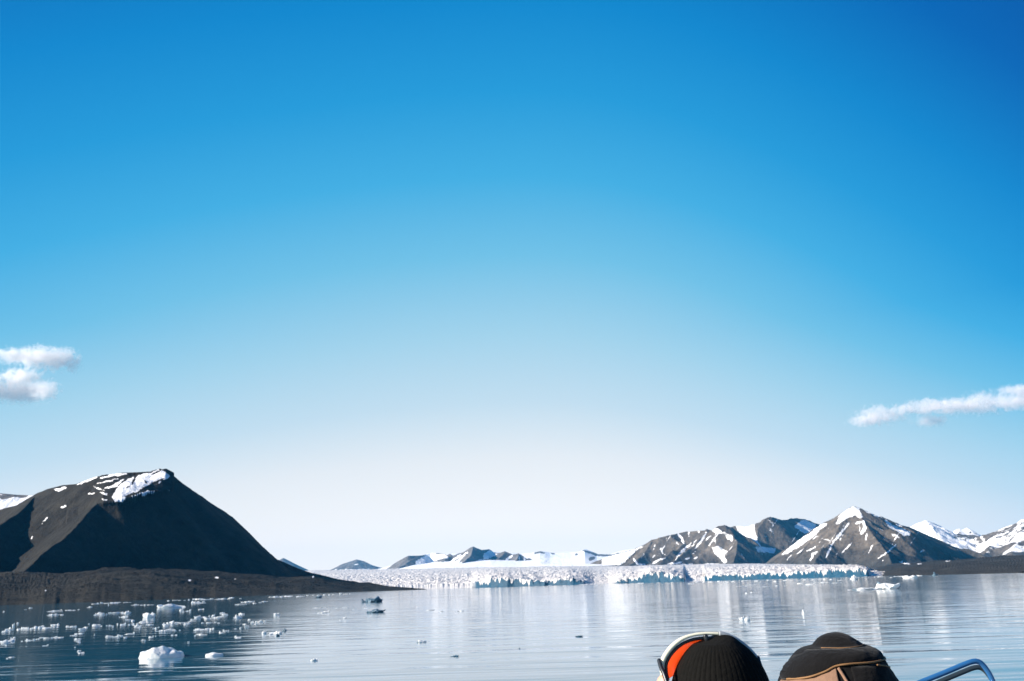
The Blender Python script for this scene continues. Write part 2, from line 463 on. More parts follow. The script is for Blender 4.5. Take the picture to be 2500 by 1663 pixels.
A_str = [([(2100, 1282), (2098, 1296)], 3), ([(2062, 1300), (2050, 1318)], 2.5), ([(2130, 1330), (2120, 1352)], 2.5), ([(1985, 1318), (1996, 1308)], 2.5), ([(1948, 1352), (1962, 1340)], 3), ([(2040, 1360), (2046, 1346)], 2.5), ([(2240, 1352), (2256, 1344)], 2), ([(2150, 1290), (2160, 1298)], 2), ([(1920, 1366), (1932, 1356)], 3), ([(2072, 1278), (2055, 1300), (2035, 1322)], 7), ([(2035, 1322), (2024, 1345), (2014, 1364)], 6), ([(2078, 1326), (2066, 1340), (2053, 1354)], 4.5),
         ([(2108, 1272), (2112, 1290), (2104, 1302)], 10), ([(2116, 1303), (2114, 1318)], 6), ([(2090, 1278), (2108, 1274)], 8), ([(2093, 1240), (2098, 1252), (2102, 1264)], 9),
         ([(2172, 1300), (2190, 1310), (2202, 1318)], 3.5), ([(2186, 1330), (2165, 1350), (2142, 1364)], 5), ([(1970, 1345), (1990, 1336)], 5), ([(1978, 1370), (1985, 1352), (1996, 1346)], 6),
         ([(2195, 1372), (2222, 1378)], 5), ([(2240, 1378), (2250, 1377)], 4), ([(2154, 1371), (2156, 1368)], 4), ([(2110, 1246), (2130, 1256), (2146, 1262)], 3), ([(2186, 1280), (2204, 1286)], 3),
         ([(2008, 1315), (2025, 1320)], 4), ([(2020, 1292), (2024, 1290)], 4), ([(2310, 1371), (2320, 1370)], 4)]
def baseA(pxs, X, Y):      # moraine lowland running out to the right-hand shore
    Ys = np.interp(pxs, [1700, 2100, 2140, 2200, 2350, 2500, 2900], [9000, 6000, 2600, 1750, 1200, 1000, 800]) + 50 * fbm(pxs / 35, pxs * 0, 9, 3)
    zt = np.interp(pxs, [1700, 2100, 2170, 2250, 2350, 2500, 2900], [5, 30, 60, 70, 80, 90, 110])
    t = (Y - Ys[None]) / 5200.0
    return np.where(t < 1, zt[None] * t, zt[None]) + 8 * fbm(X / 260, Y / 260, 13, 5) * np.clip(t * 4, 0, 1)
tag(terrain('mountain', M_mid, 1780, 2640, 1.6, crestA, lin(-11600, -3600, 130) + lin(-3560, -1700, 70) + lin(-1680, -30, 130) + lin(-20, 20, 5) + lin(60, 2500, 20),
            (0.80, ridA), base=baseA, gul=(230, 0.26), nz=(520, 75), polys=A_poly, strokes=A_str, seed=8, soft=25),
    'pointed brown peak streaked with snow on the right shore', kind='structure')

# cirque mountain B behind, left of the peak
crestB = [(1740, 1300, 13300), (1793, 1284, 13300), (1820, 1283, 13250), (1842, 1280, 13150), (1856, 1272, 13050), (1871, 1264, 13000), (1881, 1262, 13050), (1911, 1269, 13600), (1930, 1267, 14000), (1945, 1263, 14250),
          (1957, 1266, 14400), (1966, 1268, 14500), (1990, 1278, 14800), (2040, 1290, 15400), (2120, 1330, 16000)]
ridB = [([(1868, 1266, 12980), (1850, 1290, 12800), (1848, 1320, 12550), (1852, 1345, 12200)], 0.9)]
B_poly = [[(1795, 1284), (1842, 1281), (1843, 1295), (1850, 1320), (1858, 1336), (1895, 1338), (1890, 1352), (1850, 1345), (1822, 1318), (1805, 1300)],
          [(1960, 1268), (1992, 1280), (1990, 1295), (1965, 1304), (1945, 1290), (1938, 1285)]]
B_str = [([(1872, 1268), (1892, 1282)], 4), ([(1880, 1288), (1892, 1307)], 2.5)]
tag(terrain('mountain', M_mid, 1740, 2120, 1.7, crestB, lin(-3800, -1600, 40) + lin(-1580, -30, 110) + lin(-20, 20, 5) + lin(80, 2500, 14),
            (0.95, ridB), gul=(220, 0.24), nz=(480, 60), polys=B_poly, strokes=B_str, seed=14, soft=20),
    'dark shaded cirque mountain behind the pointed peak, snow on both shoulders', kind='structure')

# mountain C, rounded tops
crestC = [(1400, 1392, 14600), (1460, 1368, 14200), (1507, 1352, 13800), (1543, 1342, 13300), (1574, 1332, 12900), (1593, 1316, 12500), (1612, 1312, 12400), (1638, 1306, 12400),
          (1657, 1302, 12500), (1681, 1296, 12500), (1705, 1293, 12400), (1728, 1291, 12300), (1740, 1295, 12200), (1752, 1285, 12100), (1769, 1281, 12100),
          (1785, 1287, 12350), (1815, 1312, 12950), (1840, 1335, 13500), (1880, 1352, 13900), (1900, 1366, 14200)]
ridC = [([(1593, 1318, 12450), (1575, 1345, 12200), (1545, 1372, 11800), (1520, 1386, 11500)], 0.82),
        ([(1640, 1310, 12350), (1668, 1325, 12150), (1640, 1350, 11800), (1600, 1380, 11400)], 0.82),
        ([(1728, 1293, 12250), (1705, 1318, 12000), (1670, 1350, 11700), (1640, 1380, 11300)], 0.82),
        ([(1752, 1290, 12050), (1788, 1302, 11850), (1800, 1325, 11500), (1798, 1352, 11100), (1790, 1380, 10700)], 0.82)]
C_poly = [[(1735, 1296), (1752, 1289), (1766, 1298), (1790, 1310), (1786, 1322), (1776, 1316), (1768, 1302), (1752, 1302)],
          [(1738, 1338), (1752, 1332), (1765, 1342), (1778, 1344), (1768, 1358), (1776, 1370), (1770, 1376), (1758, 1362), (1745, 1352)],
          [(1840, 1334), (1885, 1340), (1895, 1352), (1882, 1357), (1850, 1346)],
          [(1470, 1358), (1540, 1345), (1572, 1334), (1545, 1356), (1512, 1378), (1470, 1382)]]
C_str = [([(1600, 1330), (1592, 1345)], 2.5), ([(1645, 1312), (1656, 1330)], 2), ([(1626, 1312), (1634, 1326)], 2), ([(1700, 1318), (1690, 1332)], 2.5), ([(1662, 1352), (1650, 1366)], 3), ([(1575, 1350), (1566, 1362)], 2.5), ([(1808, 1352), (1816, 1362)], 2), ([(1742, 1312), (1748, 1326)], 3), ([(1690, 1368), (1702, 1360)], 3), ([(1600, 1356), (1588, 1368)], 3), ([(1656, 1303), (1664, 1315), (1670, 1328)], 8), ([(1681, 1298), (1684, 1312)], 4), ([(1686, 1326), (1668, 1345), (1653, 1359)], 7), ([(1724, 1300), (1712, 1322), (1698, 1338)], 6),
         ([(1755, 1302), (1738, 1322), (1730, 1334)], 4), ([(1614, 1340), (1618, 1352), (1626, 1356)], 5), ([(1548, 1366), (1556, 1376), (1575, 1380)], 6), ([(1592, 1378), (1612, 1366), (1625, 1362)], 6),
         ([(1630, 1378), (1655, 1374), (1665, 1372)], 5), ([(1672, 1365), (1684, 1361)], 5), ([(1660, 1379), (1690, 1377)], 5), ([(1718, 1376), (1760, 1378)], 4), ([(1700, 1345), (1690, 1352)], 4), ([(1704, 1296), (1707, 1302)], 4),
         ([(1735, 1308), (1722, 1320)], 3), ([(1854, 1356), (1862, 1357)], 5)]
tag(terrain('mountain', M_mid, 1400, 1900, 1.7, crestC, lin(-4200, -2200, 40) + lin(-2160, -30, 140) + lin(-20, 20, 5) + lin(80, 2500, 14),
            (0.85, ridC), gul=(220, 0.26), nz=(480, 65), polys=C_poly, strokes=C_str, seed=21, soft=20),
    'broad brown mountain with rounded tops and snow gullies beyond the glacier', kind='structure')

# snowy range at the right edge
crestD = [(2180, 1310, 16000), (2225, 1286, 16000), (2245, 1276, 16000), (2261, 1271, 16000), (2284, 1278, 16200), (2315, 1295, 16500), (2330, 1296, 16400), (2341, 1289, 16300), (2352, 1297, 16300), (2360, 1288, 16200), (2379, 1304, 16300),
          (2403, 1307, 16200), (2420, 1301, 16000), (2439, 1294, 15800), (2463, 1282, 15500), (2500, 1266, 15200), (2600, 1240, 15000), (2760, 1230, 15000)]
ridD = [([(2261, 1274, 15950), (2285, 1305, 15300), (2320, 1335, 14600)], 0.5), ([(2341, 1292, 16200), (2335, 1320, 15600), (2370, 1350, 14600)], 0.55),
        ([(2463, 1284, 15400), (2430, 1318, 14800), (2400, 1350, 14000)], 0.5), ([(2500, 1268, 15100), (2490, 1310, 14300), (2460, 1360, 13400)], 0.5)]
D_str = []
def snowD(px, py, X, Y, Z):
    base = 0.44 + 1.3 * fbm(X / 600, Y / 260, 44, 5, 0.65) + 0.35 * np.exp(-((px - 2262) / 38.0) ** 2)
    fade = np.clip((1345 - py) / 22, -1, 1)
    return np.clip(base * 0.8 + 0.35 * fade, 0, 1)
tag(terrain('mountain', M_mid, 2180, 2760, 2.2, crestD, lin(-4200, -2000, 50) + lin(-1960, -30, 90) + lin(-20, 20, 5) + lin(80, 2500, 12),
            (0.75, ridD), gul=(260, 0.28), nz=(600, 110), snow_fn=snowD, seed=28, soft=25),
    'snow covered mountains with brown bands at the right edge', kind='structure')

# middle range
crestM = [(930, 1396, 19500), (943, 1389, 19200), (964, 1376, 19000), (980, 1366, 19000), (997, 1357, 19000), (1022, 1357, 19200), (1040, 1354, 19600), (1053, 1350, 19700), (1078, 1351, 19500), (1090, 1355, 19300), (1099, 1352, 19000), (1105, 1357, 18900), (1124, 1350, 18700), (1139, 1346, 18300),
          (1147, 1338, 18100), (1155, 1334, 18000), (1163, 1338, 18100), (1175, 1343, 18300), (1195, 1341, 18600), (1205, 1348, 18600), (1218, 1350, 18500), (1233, 1346, 18300), (1251, 1354, 18200), (1267, 1351, 18100), (1277, 1359, 18000), (1284, 1366, 18000), (1292, 1363, 18000), (1307, 1372, 18100), (1328, 1383, 18300), (1345, 1392, 18400)]
ridM = [([(1022, 1358, 19150), (990, 1375, 18500), (965, 1390, 18000)], 0.6), ([(1104, 1356, 18850), (1075, 1372, 18300), (1040, 1388, 17800)], 0.6),
        ([(1155, 1336, 17950), (1150, 1355, 17600), (1125, 1378, 17000), (1105, 1392, 16600)], 0.8), ([(1233, 1348, 18250), (1215, 1365, 17800), (1180, 1385, 17200)], 0.62),
        ([(1267, 1353, 18050), (1262, 1368, 17700), (1245, 1385, 17200)], 0.8), ([(1292, 1365, 17950), (1290, 1380, 17500)], 0.6)]
M_poly = [[(1028, 1360), (1050, 1351), (1090, 1356), (1095, 1362), (1070, 1366), (1045, 1384), (1010, 1392), (1015, 1372)],
          [(1060, 1380), (1085, 1370), (1100, 1372), (1130, 1362), (1110, 1385), (1085, 1396), (1070, 1390)],
          [(1130, 1380), (1160, 1370), (1178, 1366), (1165, 1385), (1140, 1392)], [(1195, 1343), (1215, 1352), (1195, 1362), (1180, 1368), (1182, 1352)]]
M_str = [([(1140, 1350), (1118, 1368), (1095, 1388)], 6), ([(1124, 1354), (1105, 1368), (1085, 1384)], 5), ([(1250, 1357), (1232, 1372), (1215, 1388)], 7), ([(1240, 1384), (1225, 1390)], 5), ([(1280, 1362), (1281, 1382)], 5), ([(1269, 1358), (1268, 1368)], 3)]
tag(terrain('mountain', M_far, 930, 1345, 1.7, crestM, lin(-5000, -2200, 40) + lin(-2160, -30, 110) + lin(-20, 20, 5) + lin(80, 2500, 10),
            (0.8, ridM), gul=(260, 0.22), nz=(560, 55), polys=M_poly, strokes=M_str, seed=35, soft=25),
    'low jagged peaks with snow gullies in the middle distance beyond the glacier', kind='structure')

# snowfield saddle behind
crestS = [(860, 1402, 24000), (930, 1388, 24000), (1010, 1366, 24000), (1100, 1352, 24000), (1200, 1347, 24000), (1277, 1352, 24000), (1312, 1348, 24000), (1320, 1346, 24000), (1333, 1347, 24000), (1345, 1350, 24000), (1371, 1350, 24000), (1400, 1349, 24000), (1422, 1346, 23800), (1430, 1341, 23600),
          (1445, 1347, 23600), (1460, 1353, 23600), (1490, 1354, 23600), (1530, 1343, 23600), (1600, 1335, 23600), (1680, 1345, 23600)]
S_rock = [([(1306, 1351), (1318, 1348), (1330, 1349)], 6), ([(1345, 1350), (1352, 1351)], 4), ([(1424, 1344), (1440, 1349), (1462, 1355), (1495, 1356), (1530, 1348)], 6), ([(1440, 1366), (1450, 1361)], 8), ([(1405, 1355), (1412, 1353)], 4), ([(1480, 1370), (1520, 1376)], 5)]
def snowS(px, py, X, Y, Z):
    return 1.0 - snow_mask(px, py, (), S_rock)
def baseS(pxs, X, Y):
    yc = interp_tab(crestS, pxs, 1); Yc = interp_tab(crestS, pxs, 2)
    zc = np.array([at(p, q, r).z for p, q, r in zip(pxs, yc, Yc)])
    t = (Y - 11800.0) / (Yc - 11800.0)[None]
    return np.where(t < 1, 215 + (zc[None] - 215) * t ** 1.25, -50)
tag(terrain('mountain', M_far, 860, 1680, 2.4, crestS, lin(-12000, -2500, 60) + lin(-2400, -40, 60) + lin(-20, 20, 3) + lin(80, 2500, 8),
            (0.5, []), base=baseS, gul=(2000, 0.05), nz=(1500, 25), snow_fn=snowS, seed=41), 'smooth white snowfield on the skyline behind the low peaks', kind='structure')
# hazy hills
crestH = [(640, 1400, 27000), (680, 1372, 27000), (692, 1362, 27000), (705, 1373, 27000), (745, 1392, 27000), (790, 1396, 27000), (812, 1390, 27000), (836, 1377, 27000), (855, 1371, 27000), (871, 1366, 27000), (888, 1370, 27000), (905, 1379, 27000), (926, 1385, 27000), (960, 1392, 27000)]
tag(terrain('mountain', M_far, 640, 960, 2.4, crestH, lin(-3500, -30, 80) + lin(-20, 20, 3) + lin(80, 2500, 8), (0.5, []), gul=(500, 0.2), nz=(1000, 60), strokes=[([(865, 1380), (875, 1376)], 4), ([(820, 1392), (900, 1390)], 3)], seed=47),
    'faint blue hill on the horizon just right of the left mountain', kind='structure')

# ================================================================== GLACIER
def ice_mat(name, white=(0.74, 0.69, 0.64), blue=(0.004, 0.055, 0.105)):
    m, nt, out = newmat(name)
    b = N(nt, 'ShaderNodeBsdfPrincipled', Roughness=0.55)
    b.inputs['Specular IOR Level'].default_value = 0.3
    geo = N(nt, 'ShaderNodeNewGeometry')
    n2 = noise_node(nt, geo.outputs['Position'], 0.05, 6, 0.65)
    n3 = noise_node(nt, geo.outputs['Position'], 0.022, 8, 0.8)
    at_ = N(nt, 'ShaderNodeAttribute', attribute_name='steep')
    f = maprange(nt, at_.outputs['Fac'], 0.45, 0.95)
    dirt = maprange(nt, n3.outputs[0], 0.42, 0.66, 0, 0.75)
    w = mixc(nt, dirt.outputs[0], white, (0.36, 0.36, 0.38))
    f2 = maprange(nt, n2.outputs[0], 0.3, 0.7, 0.8, 1.1)
    c = mixc(nt, f.outputs[0], w, blue)  # steep ice: its own blue, darkened to carry the shade of the front
    mul = N(nt, 'ShaderNodeVectorMath', operation='SCALE')
    nt.links.new(c, mul.inputs[0]); nt.links.new(f2.outputs[0], mul.inputs['Scale'])
    nt.links.new(mul.outputs[0], b.inputs['Base Color'])
    bp = N(nt, 'ShaderNodeBump', Strength=1.0, Distance=6)
    nt.links.new(n2.outputs[0], bp.inputs['Height'])
    nt.links.new(bp.outputs[0], b.inputs['Normal'])
    nt.links.new(b.outputs[0], out.inputs['Surface'])
    return m
# px, front Y, lip py (top of cliff), cliffness, surface top py, top Y
glac = [(640, 4300, 1440, 0.0, 1396, 12000), (774, 4300, 1432, 0.0, 1393, 12000), (900, 4200, 1430, 0.0, 1391, 12000), (1000, 4000, 1428, 0.15, 1389, 12000), (1060, 3900, 1426, 0.35, 1388, 12000), (1100, 3800, 1425, 0.3, 1387, 12000),
        (1150, 3700, 1424, 0.5, 1386, 12000), (1165, 3700, 1420, 1.0, 1386, 12000), (1200, 3600, 1412, 1.0, 1386, 12000), (1240, 3550, 1411, 1.0, 1385, 12000), (1290, 3500, 1416, 1.0, 1384, 12000), (1330, 3450, 1419, 1.0, 1383, 12000),
        (1345, 3450, 1416, 1, 1383, 12000), (1390, 3400, 1411, 1.0, 1383, 12000), (1425, 3350, 1418, 0.9, 1383, 12000), (1450, 3300, 1423, 0.2, 1383, 12000), (1485, 3250, 1423, 0.2, 1383, 12000), (1510, 3200, 1417, 1, 1383, 12000), (1535, 3200, 1412, 1, 1382, 12000),
        (1560, 3150, 1410, 1, 1382, 12000), (1590, 3100, 1397, 1, 1381, 12000), (1630, 3050, 1400, 1, 1380, 12000), (1670, 3000, 1409, 1, 1379, 12000), (1676, 3000, 1414, 0.1, 1379, 12000),
        (1716, 2900, 1412, 0.1, 1378, 11500), (1722, 2900, 1408, 1, 1378, 11500), (1760, 2800, 1403, 1, 1378, 11500), (1840, 2700, 1402, 1, 1377, 11000), (1940, 2500, 1396, 1, 1379, 10500), (2023, 2350, 1393, 1, 1380, 9500),
        (2094, 2250, 1388, 1, 1382, 6500), (2118, 2230, 1393, 1, 1387, 4500), (2130, 2220, 1401, 0.4, 1395, 3800), (2165, 2200, 1406, 0.0, 1400, 3200)]
def glacier():
    pxs = np.arange(640, 2165, 1.25)
    aa = np.array([col_a(p) for p in pxs])
    Yf = interp_tab(glac, pxs, 1) + 12 * fbm(pxs / 30, pxs * 0, 3, 3, 0.45)
    lip = interp_tab(glac, pxs, 2); cf = interp_tab(glac, pxs, 3)
    tp = interp_tab(glac, pxs, 4); Yt = interp_tab(glac, pxs, 5)
    zl = np.array([at(p, q, r).z for p, q, r in zip(pxs, lip, Yf)])
    zsm = zl.copy(); Ysm = interp_tab(glac, pxs, 1)
    zl = zl * (1 + 0.50 * fbm(pxs / 8, pxs * 0, 6, 5, 0.9))
    zt = np.array([at(p, q, r).z for p, q, r in zip(pxs, tp, Yt)])
    nclf = 14
    rows = []
    steep = []
    for j in range(nclf):                     # the calving front, leaning back slightly, broken into buttresses
        t = j / (nclf - 1)
        run = (1 - cf) * 420 + cf * 9
        jit = 3.0 * fbm(pxs / 9.0, pxs * 0 + t * 2.0, 17, 3, 0.5) * cf
        rows.append((Yf + run * t + jit, -1.0 + (zl + 1.0) * t))
        rag = 0.98 + 1.1 * fbm(pxs / 6.0, pxs * 0 + 2.0, 83, 4, 0.7)
        steep.append(cf * np.clip((rag - t) * 5 + 0.3, 0.0, 1.0))
    Y0, z0 = rows[-1]
    nb = 190
    for j in range(1, nb):
        t = (j / (nb - 1)) ** 1.7
        Y = Y0 + (Yt - Y0) * t
        fadein = min(1.0, j / 10.0)
        zz0 = z0 * (1 - fadein) + zsm * fadein
        rows.append((Y, zz0 + (zt - zz0) * t ** 0.9))
        steep.append(np.zeros_like(pxs))
    for j in range(1, 12):
        rows.append((Yt + 350 * j, zt + 1.0 * j)); steep.append(np.zeros_like(pxs))
    Y = np.array([r[0] for r in rows]); Z = np.array([r[1] for r in rows])
    X = aa[None] * Y
    k = np.zeros(Y.shape)
    k[nclf:, :] = 1
    far = np.clip((Y - Y0[None]) / 4000, 0, 1)
    ser = fbm(X / 55, Y / 75, 51, 4, 0.65)
    ser = ser + 0.5 * fbm(X / 16, Y / 20, 53, 3, 0.6)
    Z = Z + k * (13.0 * ser * (1 - 0.4 * far)) * np.clip((Y - Y0[None]) / 90, 0.06, 1) + k * far * 8 * fbm(X / 260, Y / 420, 55, 4)
    St = np.array(steep)
    # crevasse pockets of blue just above the front
    pocket = np.clip((fbm(X / 60, Y / 60, 61, 5, 0.7) - 0.24) * 6, 0, 0.9) * k * np.clip(1 - (Y - Y0[None]) / 500, 0, 1)
    St = np.maximum(St, pocket)
    P = np.stack([X, Y, Z], -1)
    o = grid_mesh('glacier', P, len(pxs), len(rows), ice_mat('glacier_ice'), {'steep': St})
    tag(o, 'wide white glacier with a blue calving front meeting the fjord', kind='structure')
glacier()

# ================================================================== CLOUDS (volumes far beyond the haze)
def cloud_mat(name, dens, tint=(1.0, 0.975, 0.96, 1)):
    m, nt, out = newmat(name)
    v = N(nt, 'ShaderNodeVolumePrincipled')
    v.inputs['Color'].default_value = tint
    v.inputs['Anisotropy'].default_value = 0.0
    tc = N(nt, 'ShaderNodeTexCoord'); geo_ = N(nt, 'ShaderNodeNewGeometry')
    n1 = noise_node(nt, geo_.outputs['Position'], 0.0055, 8, 0.68, 0.6)
    # distance from the hull axis in object space makes the rim thin out
    ln = N(nt, 'ShaderNodeVectorMath', operation='LENGTH')
    nt.links.new(tc.outputs['Object'], ln.inputs[0])
    fall = maprange(nt, ln.outputs['Value'], 0.2, 1.0, 0.40, -0.38)
    n1m = maprange(nt, n1.outputs[0], 0.3, 0.7, 0.1, 0.9)
    ad = N(nt, 'ShaderNodeMath', operation='ADD')
    nt.links.new(n1m.outputs[0], ad.inputs[0]); nt.links.new(fall.outputs[0], ad.inputs[1])
    d = maprange(nt, ad.outputs[0], 0.40, 0.85, 0, dens)
    nt.links.new(d.outputs[0], v.inputs['Density'])
    nt.links.new(v.outputs[0], out.inputs['Volume'])
    return m
CLOUD = cloud_mat('cloud_vapour', 0.0048)
CLOUD_THIN = cloud_mat('cloud_vapour_thin', 0.0030, (1.0, 0.95, 0.94, 1))
YC = 26000.0
def cloud(label, pieces, mat):
    """each piece: px centre, py centre, half width px, half height px, tilt"""
    t = thing('cloud', at(pieces[0][0], pieces[0][1], YC))
    tag(t, label, 'cloud', 'small clouds low in the blue sky')
    for (cx, cyy, hw, hh, dy) in pieces:
        bm = bmesh.new()
        bmesh.ops.create_icosphere(bm, subdivisions=3, radius=1.0)
        me = bpy.data.meshes.new('puff'); bm.to_mesh(me); bm.free()
        o = link('puff', me, mat, t)
        k = YC / FPX
        o.location = at(cx, cyy, YC + dy) - t.location
        o.scale = (hw * k * 1.2, max(hw, hh) * k * 0.45, hh * k * 1.5)
    return t
cloud('white cloud with a drooping right end, upper cloud at the left edge', [(95, 872, 85, 28, 0), (150, 878, 52, 30, 300), (30, 868, 60, 20, -500), (182, 890, 22, 22, 200)], CLOUD)
cloud('white fleecy cloud at the left edge, beneath the drooping one', [(50, 920, 70, 22, 0), (55, 955, 90, 30, 400), (110, 955, 45, 26, -300), (-60, 950, 110, 45, 100)], CLOUD)
cloud('pinkish cloud puff at the left end of the long streak on the right', [(2150, 1014, 75, 24, 0), (2270, 1028, 55, 15, 300), (2110, 1028, 55, 14, 0)], CLOUD_THIN)
cloud('long thin pinkish cloud running up to the right edge of the sky', [(2330, 992, 90, 20, 0), (2400, 985, 75, 28, 300), (2260, 992, 70, 19, 200), (2210, 1000, 50, 14, 0), (2490, 980, 90, 22, 0)], CLOUD_THIN)
cloud('faint pink wisp of cloud above the long one at the right edge', [(2490, 953, 75, 14, 0)], CLOUD_THIN)

# ================================================================== BRASH ICE
def floe_mat(name, a, b_):
    m, nt, out = newmat(name)
    b = N(nt, 'ShaderNodeBsdfPrincipled', Roughness=0.35)
    b.inputs['Subsurface Weight'].default_value = 0.0
    geo = N(nt, 'ShaderNodeNewGeometry')
    n = noise_node(nt, geo.outputs['Position'], 1.6, 5, 0.6)
    f = maprange(nt, n.outputs[0], 0.3, 0.7)
    nt.links.new(mixc(nt, f.outputs[0], a, b_), b.inputs['Base Color'])
    bp = N(nt, 'ShaderNodeBump', Strength=0.8, Distance=0.15)
    nt.links.new(n.outputs[0], bp.inputs['Height']); nt.links.new(bp.outputs[0], b.inputs['Normal'])
    tr = N(nt, 'ShaderNodeBsdfTranslucent'); tr.inputs['Color'].default_value = (b_[0], b_[1], b_[2], 1)
    mx = N(nt, 'ShaderNodeMixShader'); mx.inputs[0].default_value = 0.35
    nt.links.new(b.outputs[0], mx.inputs[1]); nt.links.new(tr.outputs[0], mx.inputs[2])
    nt.links.new(mx.outputs[0], out.inputs['Surface'])
    return m
ICE_W = floe_mat('floating_ice', (0.95, 0.94, 0.91), (0.90, 0.91, 0.91))
ICE_D = floe_mat('dark_glacier_ice', (0.07, 0.15, 0.21), (0.16, 0.26, 0.34))
rnd = random.Random(11)
LEFTL = 'small white ice chunk in the drifting brash on the dark reflection of the left mountain'
PALEL = 'pale white ice chunk barely showing in the bright water off the spit'
FRL = 'thin white ice chunk floating close along the glacier front'
def floe_mesh(seed, sub=3, flat=0.4, spiky=0.45, mat=ICE_W, blocky=0.0):
    bm = bmesh.new()
    bmesh.ops.create_icosphere(bm, subdivisions=sub, radius=1.0)
    co = np.array([v.co for v in bm.verts])
    n = fbm(co[:, 0] * 1.3 + co[:, 2] * 2.1 + 5, co[:, 1] * 1.3 + seed * 3.7, seed, 4, 0.6)
    n2 = fbm(co[:, 0] * 2.4 + 9, co[:, 1] * 0.8 + co[:, 2] * 0.3 + seed, seed + 5, 3, 0.6)
    for v, a, b in zip(bm.verts, n, n2):
        k = 1 + a * 0.5
        if blocky:                      # a squarish block with a scalloped, melted top
            x_, y_, z_ = v.co
            z2 = math.copysign(abs(z_) ** 0.42, z_)
            top = 0.78 + 0.10 * math.cos(x_ * 5.2 + 0.6) + 0.05 * math.cos(x_ * 11 + y_ * 6) - 0.30 * max(0, x_ - 0.2)
            q = 1.0 / max(0.55, max(abs(x_), abs(y_)) / max(1e-4, math.hypot(x_, y_))) ** blocky
            v.co = Vector((x_ * (1 + a * 0.10) * (1 if z_ > 0 else 1.05), y_ * (1 + a * 0.10), max(-0.12, z2 * top + a * 0.07 + b * 0.05)))
            continue
        v.co = Vector((v.co.x * k, v.co.y * k, 0))+ Vector((0, 0, 1)) * max(-0.12, (v.co.z * 0.6 + (a + b) * (spiky + 0.5)))
    me = bpy.data.meshes.new('ice_chunk'); bm.to_mesh(me); bm.free()
    me.materials.append(mat)
    return me
VAR = [floe_mesh(k) for k in range(10)]
VARD = [floe_mesh(k + 30, mat=ICE_D) for k in range(3)]
n_ice = [0]
def floe(cx, cyy, w, h, label=None, group=None, me=None, name='ice_chunk'):
    """cx, cyy = base centre in the photograph, w x h = size there; placed on the water at that spot"""
    P = onwater(cx, cyy)
    if me is None: me = VAR[rnd.randrange(len(VAR))]
    k = P.y / FPX
    o = bpy.data.objects.new(name, me)
    COL.objects.link(o)
    o.location = (P.x, P.y, 0)
    o.rotation_euler = (0, 0, rnd.uniform(-0.5, 0.5) if w > 30 else rnd.uniform(0, 6.28))
    o.scale = (w * 0.5 * k, min(w * 0.5 * k * rnd.uniform(0.7, 1.2), 6), h * k * (0.40 if group else 0.9))
    tag(o, label, 'ice', group)
    n_ice[0] += 1
    return o
big = floe_mesh(101, 6, mat=ICE_W, blocky=0.5); smooth(big)
floe(396, 1604, 92, 29, 'largest white ice block, flat topped, floating nearest the camera at the lower left', me=big)
floe(523, 1601, 38, 9, 'small low white ice block, alone to the right of the largest block', me=floe_mesh(102, 4, blocky=0.5))
floe(908, 1470, 42, 11, 'dark blue ragged ice floe, the upper of two dark ones near the spit', me=floe_mesh(103, 4, mat=ICE_D), name='ice_floe')
floe(916, 1495, 42, 6, 'thin dark blue ice floe, the lower of two dark ones near the spit', me=floe_mesh(104, 4, mat=ICE_D), name='ice_floe')
floe(2105, 1440, 70, 8, 'long thin white ice floe, the left of two in line below the pointed peak', name='ice_floe')
floe(2165, 1438, 55, 13, 'long white ice floe, the right of two in line below the pointed peak', name='ice_floe')
floe(2222, 1412, 34, 7, 'white ice floe close under the dark shore at the right', name='ice_floe')
floe(2282, 1406, 12, 9, 'tiny dark ice lump at the foot of the right shore', me=VARD[0])
floe(2144, 1432, 10, 10, 'dark ice lump between the two long white floes and the glacier end', me=VARD[2])
floe(2085, 1415, 20, 8, 'small white ice chunk at the right end of the glacier front')
floe(1812, 1514, 12, 8, 'left one of the pair of small white ice chunks above the two heads')
floe(1824, 1515, 12, 8, 'right one of the pair of small white ice chunks above the two heads')
floe(1961, 1500, 7, 8, 'tiny white ice chunk in front of the pointed peak reflection')
floe(1413, 1554, 17, 2, 'low dark ice lump left of the person with the beanie', me=VARD[1])
floe(1110, 1603, 20, 2.5, 'low dark ice lump in the pale water at the bottom centre', me=VARD[2])
floe(1268, 1583, 4, 2, 'tiny dark ice speck in the pale water right of the bottom centre', me=VARD[0])
floe(695, 1541, 10, 7, 'dark ice lump beside the pale brash right of the dark reflection', me=VARD[0])
floe(678, 1553, 9, 4, 'flat dark ice lump under the pale brash right of the dark reflection', me=VARD[1])
floe(778, 1460, 14, 5, 'dark ice lump touching the left shore spit', me=VARD[1])
floe(1030, 1568, 20, 5, 'pale cream ice chunk in the bright water below the spit')
floe(766, 1613, 16, 6, 'pale ice chunk alone at the bottom between the bright and dark water')
floe(363, 1508, 22, 12, 'rounded white ice chunk alone in the dark gap below the shore')
floe(415, 1484, 62, 9, 'long bright ice floe lying just off the left shore', name='ice_floe')

